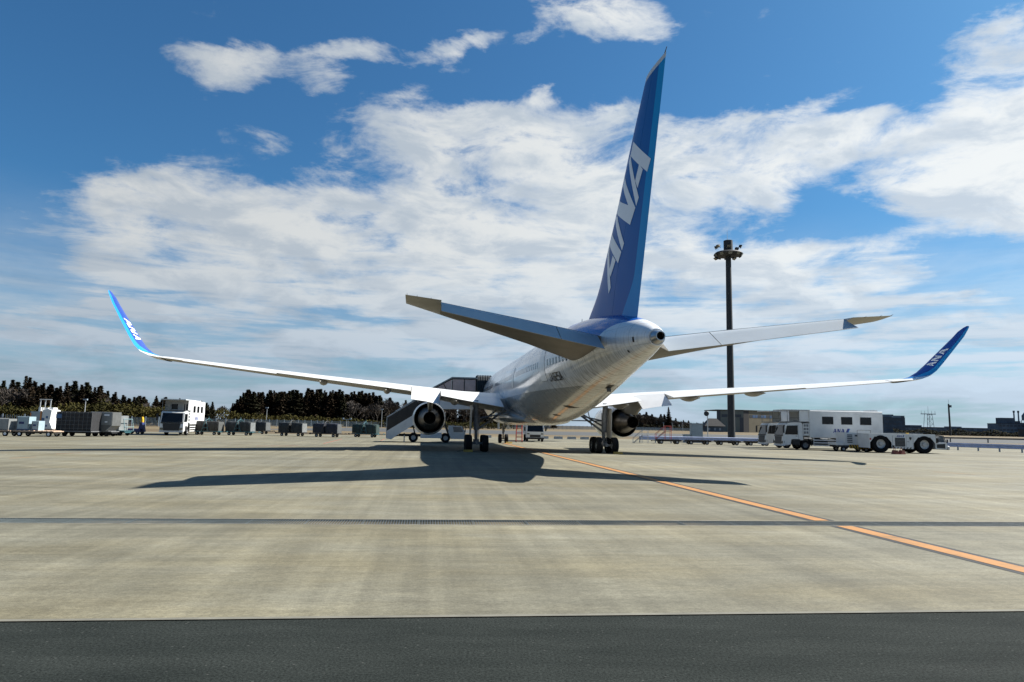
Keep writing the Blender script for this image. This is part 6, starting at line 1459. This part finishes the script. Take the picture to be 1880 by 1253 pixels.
def bare_tree(seed, H, spread, rmin=0.035):
    rnd = random.Random(seed)
    t = thing('bare_tree', 'bare', 'tree', (0, 0, -200)); b = MB(); L = MB()
    def grow(p, d, ln, r, dep):
        q = p + d * ln
        tgt = b if dep > 3 else L
        tgt.tube(p, q, max(r, rmin), max(r * 0.68, rmin * 0.85), 4 if dep > 3 else 3, False)
        if dep == 0: return
        n = 3 if dep > 1 else 4
        for _ in range(n):
            nd = (d + Vector((rnd.uniform(-1, 1), rnd.uniform(-1, 1), rnd.uniform(-0.35, 0.75))) * spread).normalized()
            grow(p.lerp(q, rnd.uniform(0.65, 1.0)), nd, ln * rnd.uniform(0.6, 0.82), r * 0.58, dep - 1)
    grow(Vector((0, 0, 0)), Vector((rnd.uniform(-.06, .06), rnd.uniform(-.06, .06), 1)).normalized(), H * 0.30, H * 0.022, 5)
    fast_build(b, 'trunk', 'bark', t); fast_build(L, 'crown', 'bare_twigs', t)
    return t
cedars = [cedar(1, 13, 3.0, 'cedar_leaf', 1.0), cedar(2, 14.5, 2.9, 'cedar_leaf', 1.1), cedar(3, 12, 3.3, 'cedar_leaf_green', 1.0), cedar(4, 15, 2.6, 'cedar_leaf', 1.0), cedar(5, 11.5, 3.4, 'cedar_leaf', 1.35), cedar(6, 13.5, 3.1, 'cedar_leaf_green', 1.2)]
bares = [bare_tree(11, 11.5, 0.62, 0.05), bare_tree(12, 12.5, 0.55, 0.05), bare_tree(13, 10.5, 0.7, 0.05)]
far_bares = [bare_tree(14, 11.0, 0.7, 0.12), bare_tree(15, 10.5, 0.8, 0.12)]
rnd = random.Random(77)
first = set()
def plant(proto, x, y, k, label, group, kz=None):
    if id(proto) not in first and not proto.get('used'):
        t = proto; t['used'] = 1; first.add(id(proto))
    else: t = copy_tree(proto)
    t.location = (x, y, -0.03); t.rotation_euler = (0, 0, rnd.uniform(0, 6.28)); t.scale = (k * rnd.uniform(.9, 1.1), k * rnd.uniform(.9, 1.1), kz or k)
    t['label'] = label; t['group'] = group
    return t
def sky_h(px, py, Y):
    d = pixdir(px, py); return CAM_H + d.z / d.y * Y
def row(pts, Y0, Y1, n, protos, label, group, kvar=(0.86, 1.04), jit=6):
    """a belt of trees whose tops follow the skyline pts (photo pixels)"""
    for i in range(n):
        px = pts[0][0] + (pts[-1][0] - pts[0][0]) * (i + rnd.uniform(0.1, 0.9)) / n
        Y = Y0 + (Y1 - Y0) * (i / n) + rnd.uniform(-jit, jit)
        h = sky_h(px, lerp_tab(pts, px), Y) * rnd.uniform(*kvar)
        d = pixdir(px, 780); p = rnd.choice(protos)
        ph = {id(a): b for a, b in zip(cedars + bares + far_bares, (13, 14.5, 12, 15, 11.5, 13.5, 11.5, 12.5, 10.5, 11.0, 10.5))}[id(p)]
        plant(p, d.x / d.y * Y, Y, h / ph * rnd.uniform(1.05, 1.45), label, group, h / ph)
SKL = [(-40, 700), (0, 702), (40, 690), (70, 702), (95, 712), (130, 700), (160, 706), (185, 712), (215, 724), (245, 728), (290, 728), (330, 730), (390, 736)]
row(SKL, 182, 196, 46, cedars + bares[:1], 'dark cedar in the front row of the wood on the far left', 'dark wood on the far left')
row(SKL, 200, 214, 34, cedars, 'dark cedar deeper in the wood on the far left', 'dark wood on the far left', (0.80, 0.98))
row([(330, 738), (380, 732), (430, 738)], 262, 268, 9, bares + cedars[:1], 'greyish tree in the gap between the two dark woods', 'trees between the two woods', (0.85, 1.0))
SKC = [(422, 742), (440, 724), (455, 715), (475, 720), (495, 718), (530, 716), (560, 712), (580, 716), (620, 716), (660, 718), (700, 722), (740, 724), (790, 728), (830, 722), (870, 728), (960, 740), (1010, 755)]
row(SKC[:11], 268, 292, 58, cedars, 'dark cedar in the front row of the wood behind the baggage carts', 'dark wood behind the carts', (0.86, 1.02))
row(SKC[:11], 296, 312, 32, cedars, 'dark cedar deeper in the wood behind the baggage carts', 'dark wood behind the carts', (0.84, 1.0))
row([(640, 728), (670, 728), (720, 722), (780, 728), (880, 726), (1010, 760)], 275, 325, 40, bares, 'bare winter tree beyond the boarding stairs and left engine', 'bare trees beyond the stairs', (0.88, 1.04), 5)
row([(690, 728), (760, 728), (830, 722), (880, 730), (1020, 760)], 335, 365, 22, cedars, 'dark cedar behind the bare trees beyond the boarding stairs', 'cedars beyond the stairs', (0.80, 1.0))
SKR = [(1150, 752), (1190, 752), (1212, 758), (1240, 766), (1262, 771), (1290, 774), (1325, 776)]
row(SKR, 505, 520, 30, far_bares, 'bare tree in the wood right of the right engine', 'wood right of the right engine', (0.85, 1.05), 5)
row(SKR, 530, 545, 16, [cedars[2], cedars[4]], 'dark evergreen in the wood right of the right engine', 'wood right of the right engine', (0.8, 1.0), 5)
lone = plant(cedars[3], pixdir(1228, 780).x / pixdir(1228, 780).y * 498, 498, 1.15, 'tall dark lone conifer rising above the wood right of the right engine', 'wood right of the right engine', 1.12)
del lone['group']
# yellow-green thicket in front of the woods
bb = MB(); rnd2 = random.Random(5)
TH = [(-40, 744, 158), (60, 748, 160), (120, 742, 162), (180, 738, 165), (240, 742, 168), (300, 748, 172), (380, 748, 200), (430, 756, 235), (500, 762, 245), (560, 764, 250), (640, 768, 255), (700, 773, 262), (830, 775, 275), (940, 776, 300)]
for i in range(9000):
    px = -40 + 980 * rnd2.random() ** 1.15
    Y = lerp_tab([(a, c) for a, b_, c in TH], px) + rnd2.uniform(-6, 10)
    htop = max(0.8, sky_h(px, lerp_tab([(a, b_) for a, b_, c in TH], px), Y)) * (0.82 + 0.26 * rnd2.random() * (0.5 + 0.5 * sin(px * 0.31) ** 2 + 0.3 * sin(px * 0.11)))
    x = pixdir(px, 780).x / pixdir(px, 780).y * Y
    z = htop * rnd2.random() ** 0.6
    tuft(bb, Vector((x, Y, z)), rnd2.uniform(0.22, 0.55), rnd2, 4, 1.3, -0.4)
o = fast_build(bb, 'bamboo_thicket', 'bush_leaf'); tag(o, 'yellow-green thicket along the foot of the dark woods behind the fence', 'thicket', None, 'stuff')
bb = MB()
for i in range(1500):
    px = 1150 + 190 * rnd2.random(); Y = 500 + rnd2.uniform(-4, 10); x = pixdir(px, 780).x / pixdir(px, 780).y * Y
    tuft(bb, Vector((x, Y, rnd2.random() * 4.0)), rnd2.uniform(0.5, 1.1), rnd2, 2, 1.0)
for i in range(2600):
    px = 1640 + 260 * rnd2.random(); Y = 655 + rnd2.uniform(-5, 15); x = pixdir(px, 780).x / pixdir(px, 780).y * Y
    tuft(bb, Vector((x, Y, rnd2.random() * (6.8 - 3.2 * abs(sin(px * .05))))), rnd2.uniform(0.6, 1.3), rnd2, 2, 1.0)
o = fast_build(bb, 'far_undergrowth', 'cedar_leaf_green'); tag(o, 'dark undergrowth and low trees along the far horizon on the right', 'undergrowth', None, 'stuff')
for p in cedars + bares + far_bares:
    if 'used' in p: del p['used']
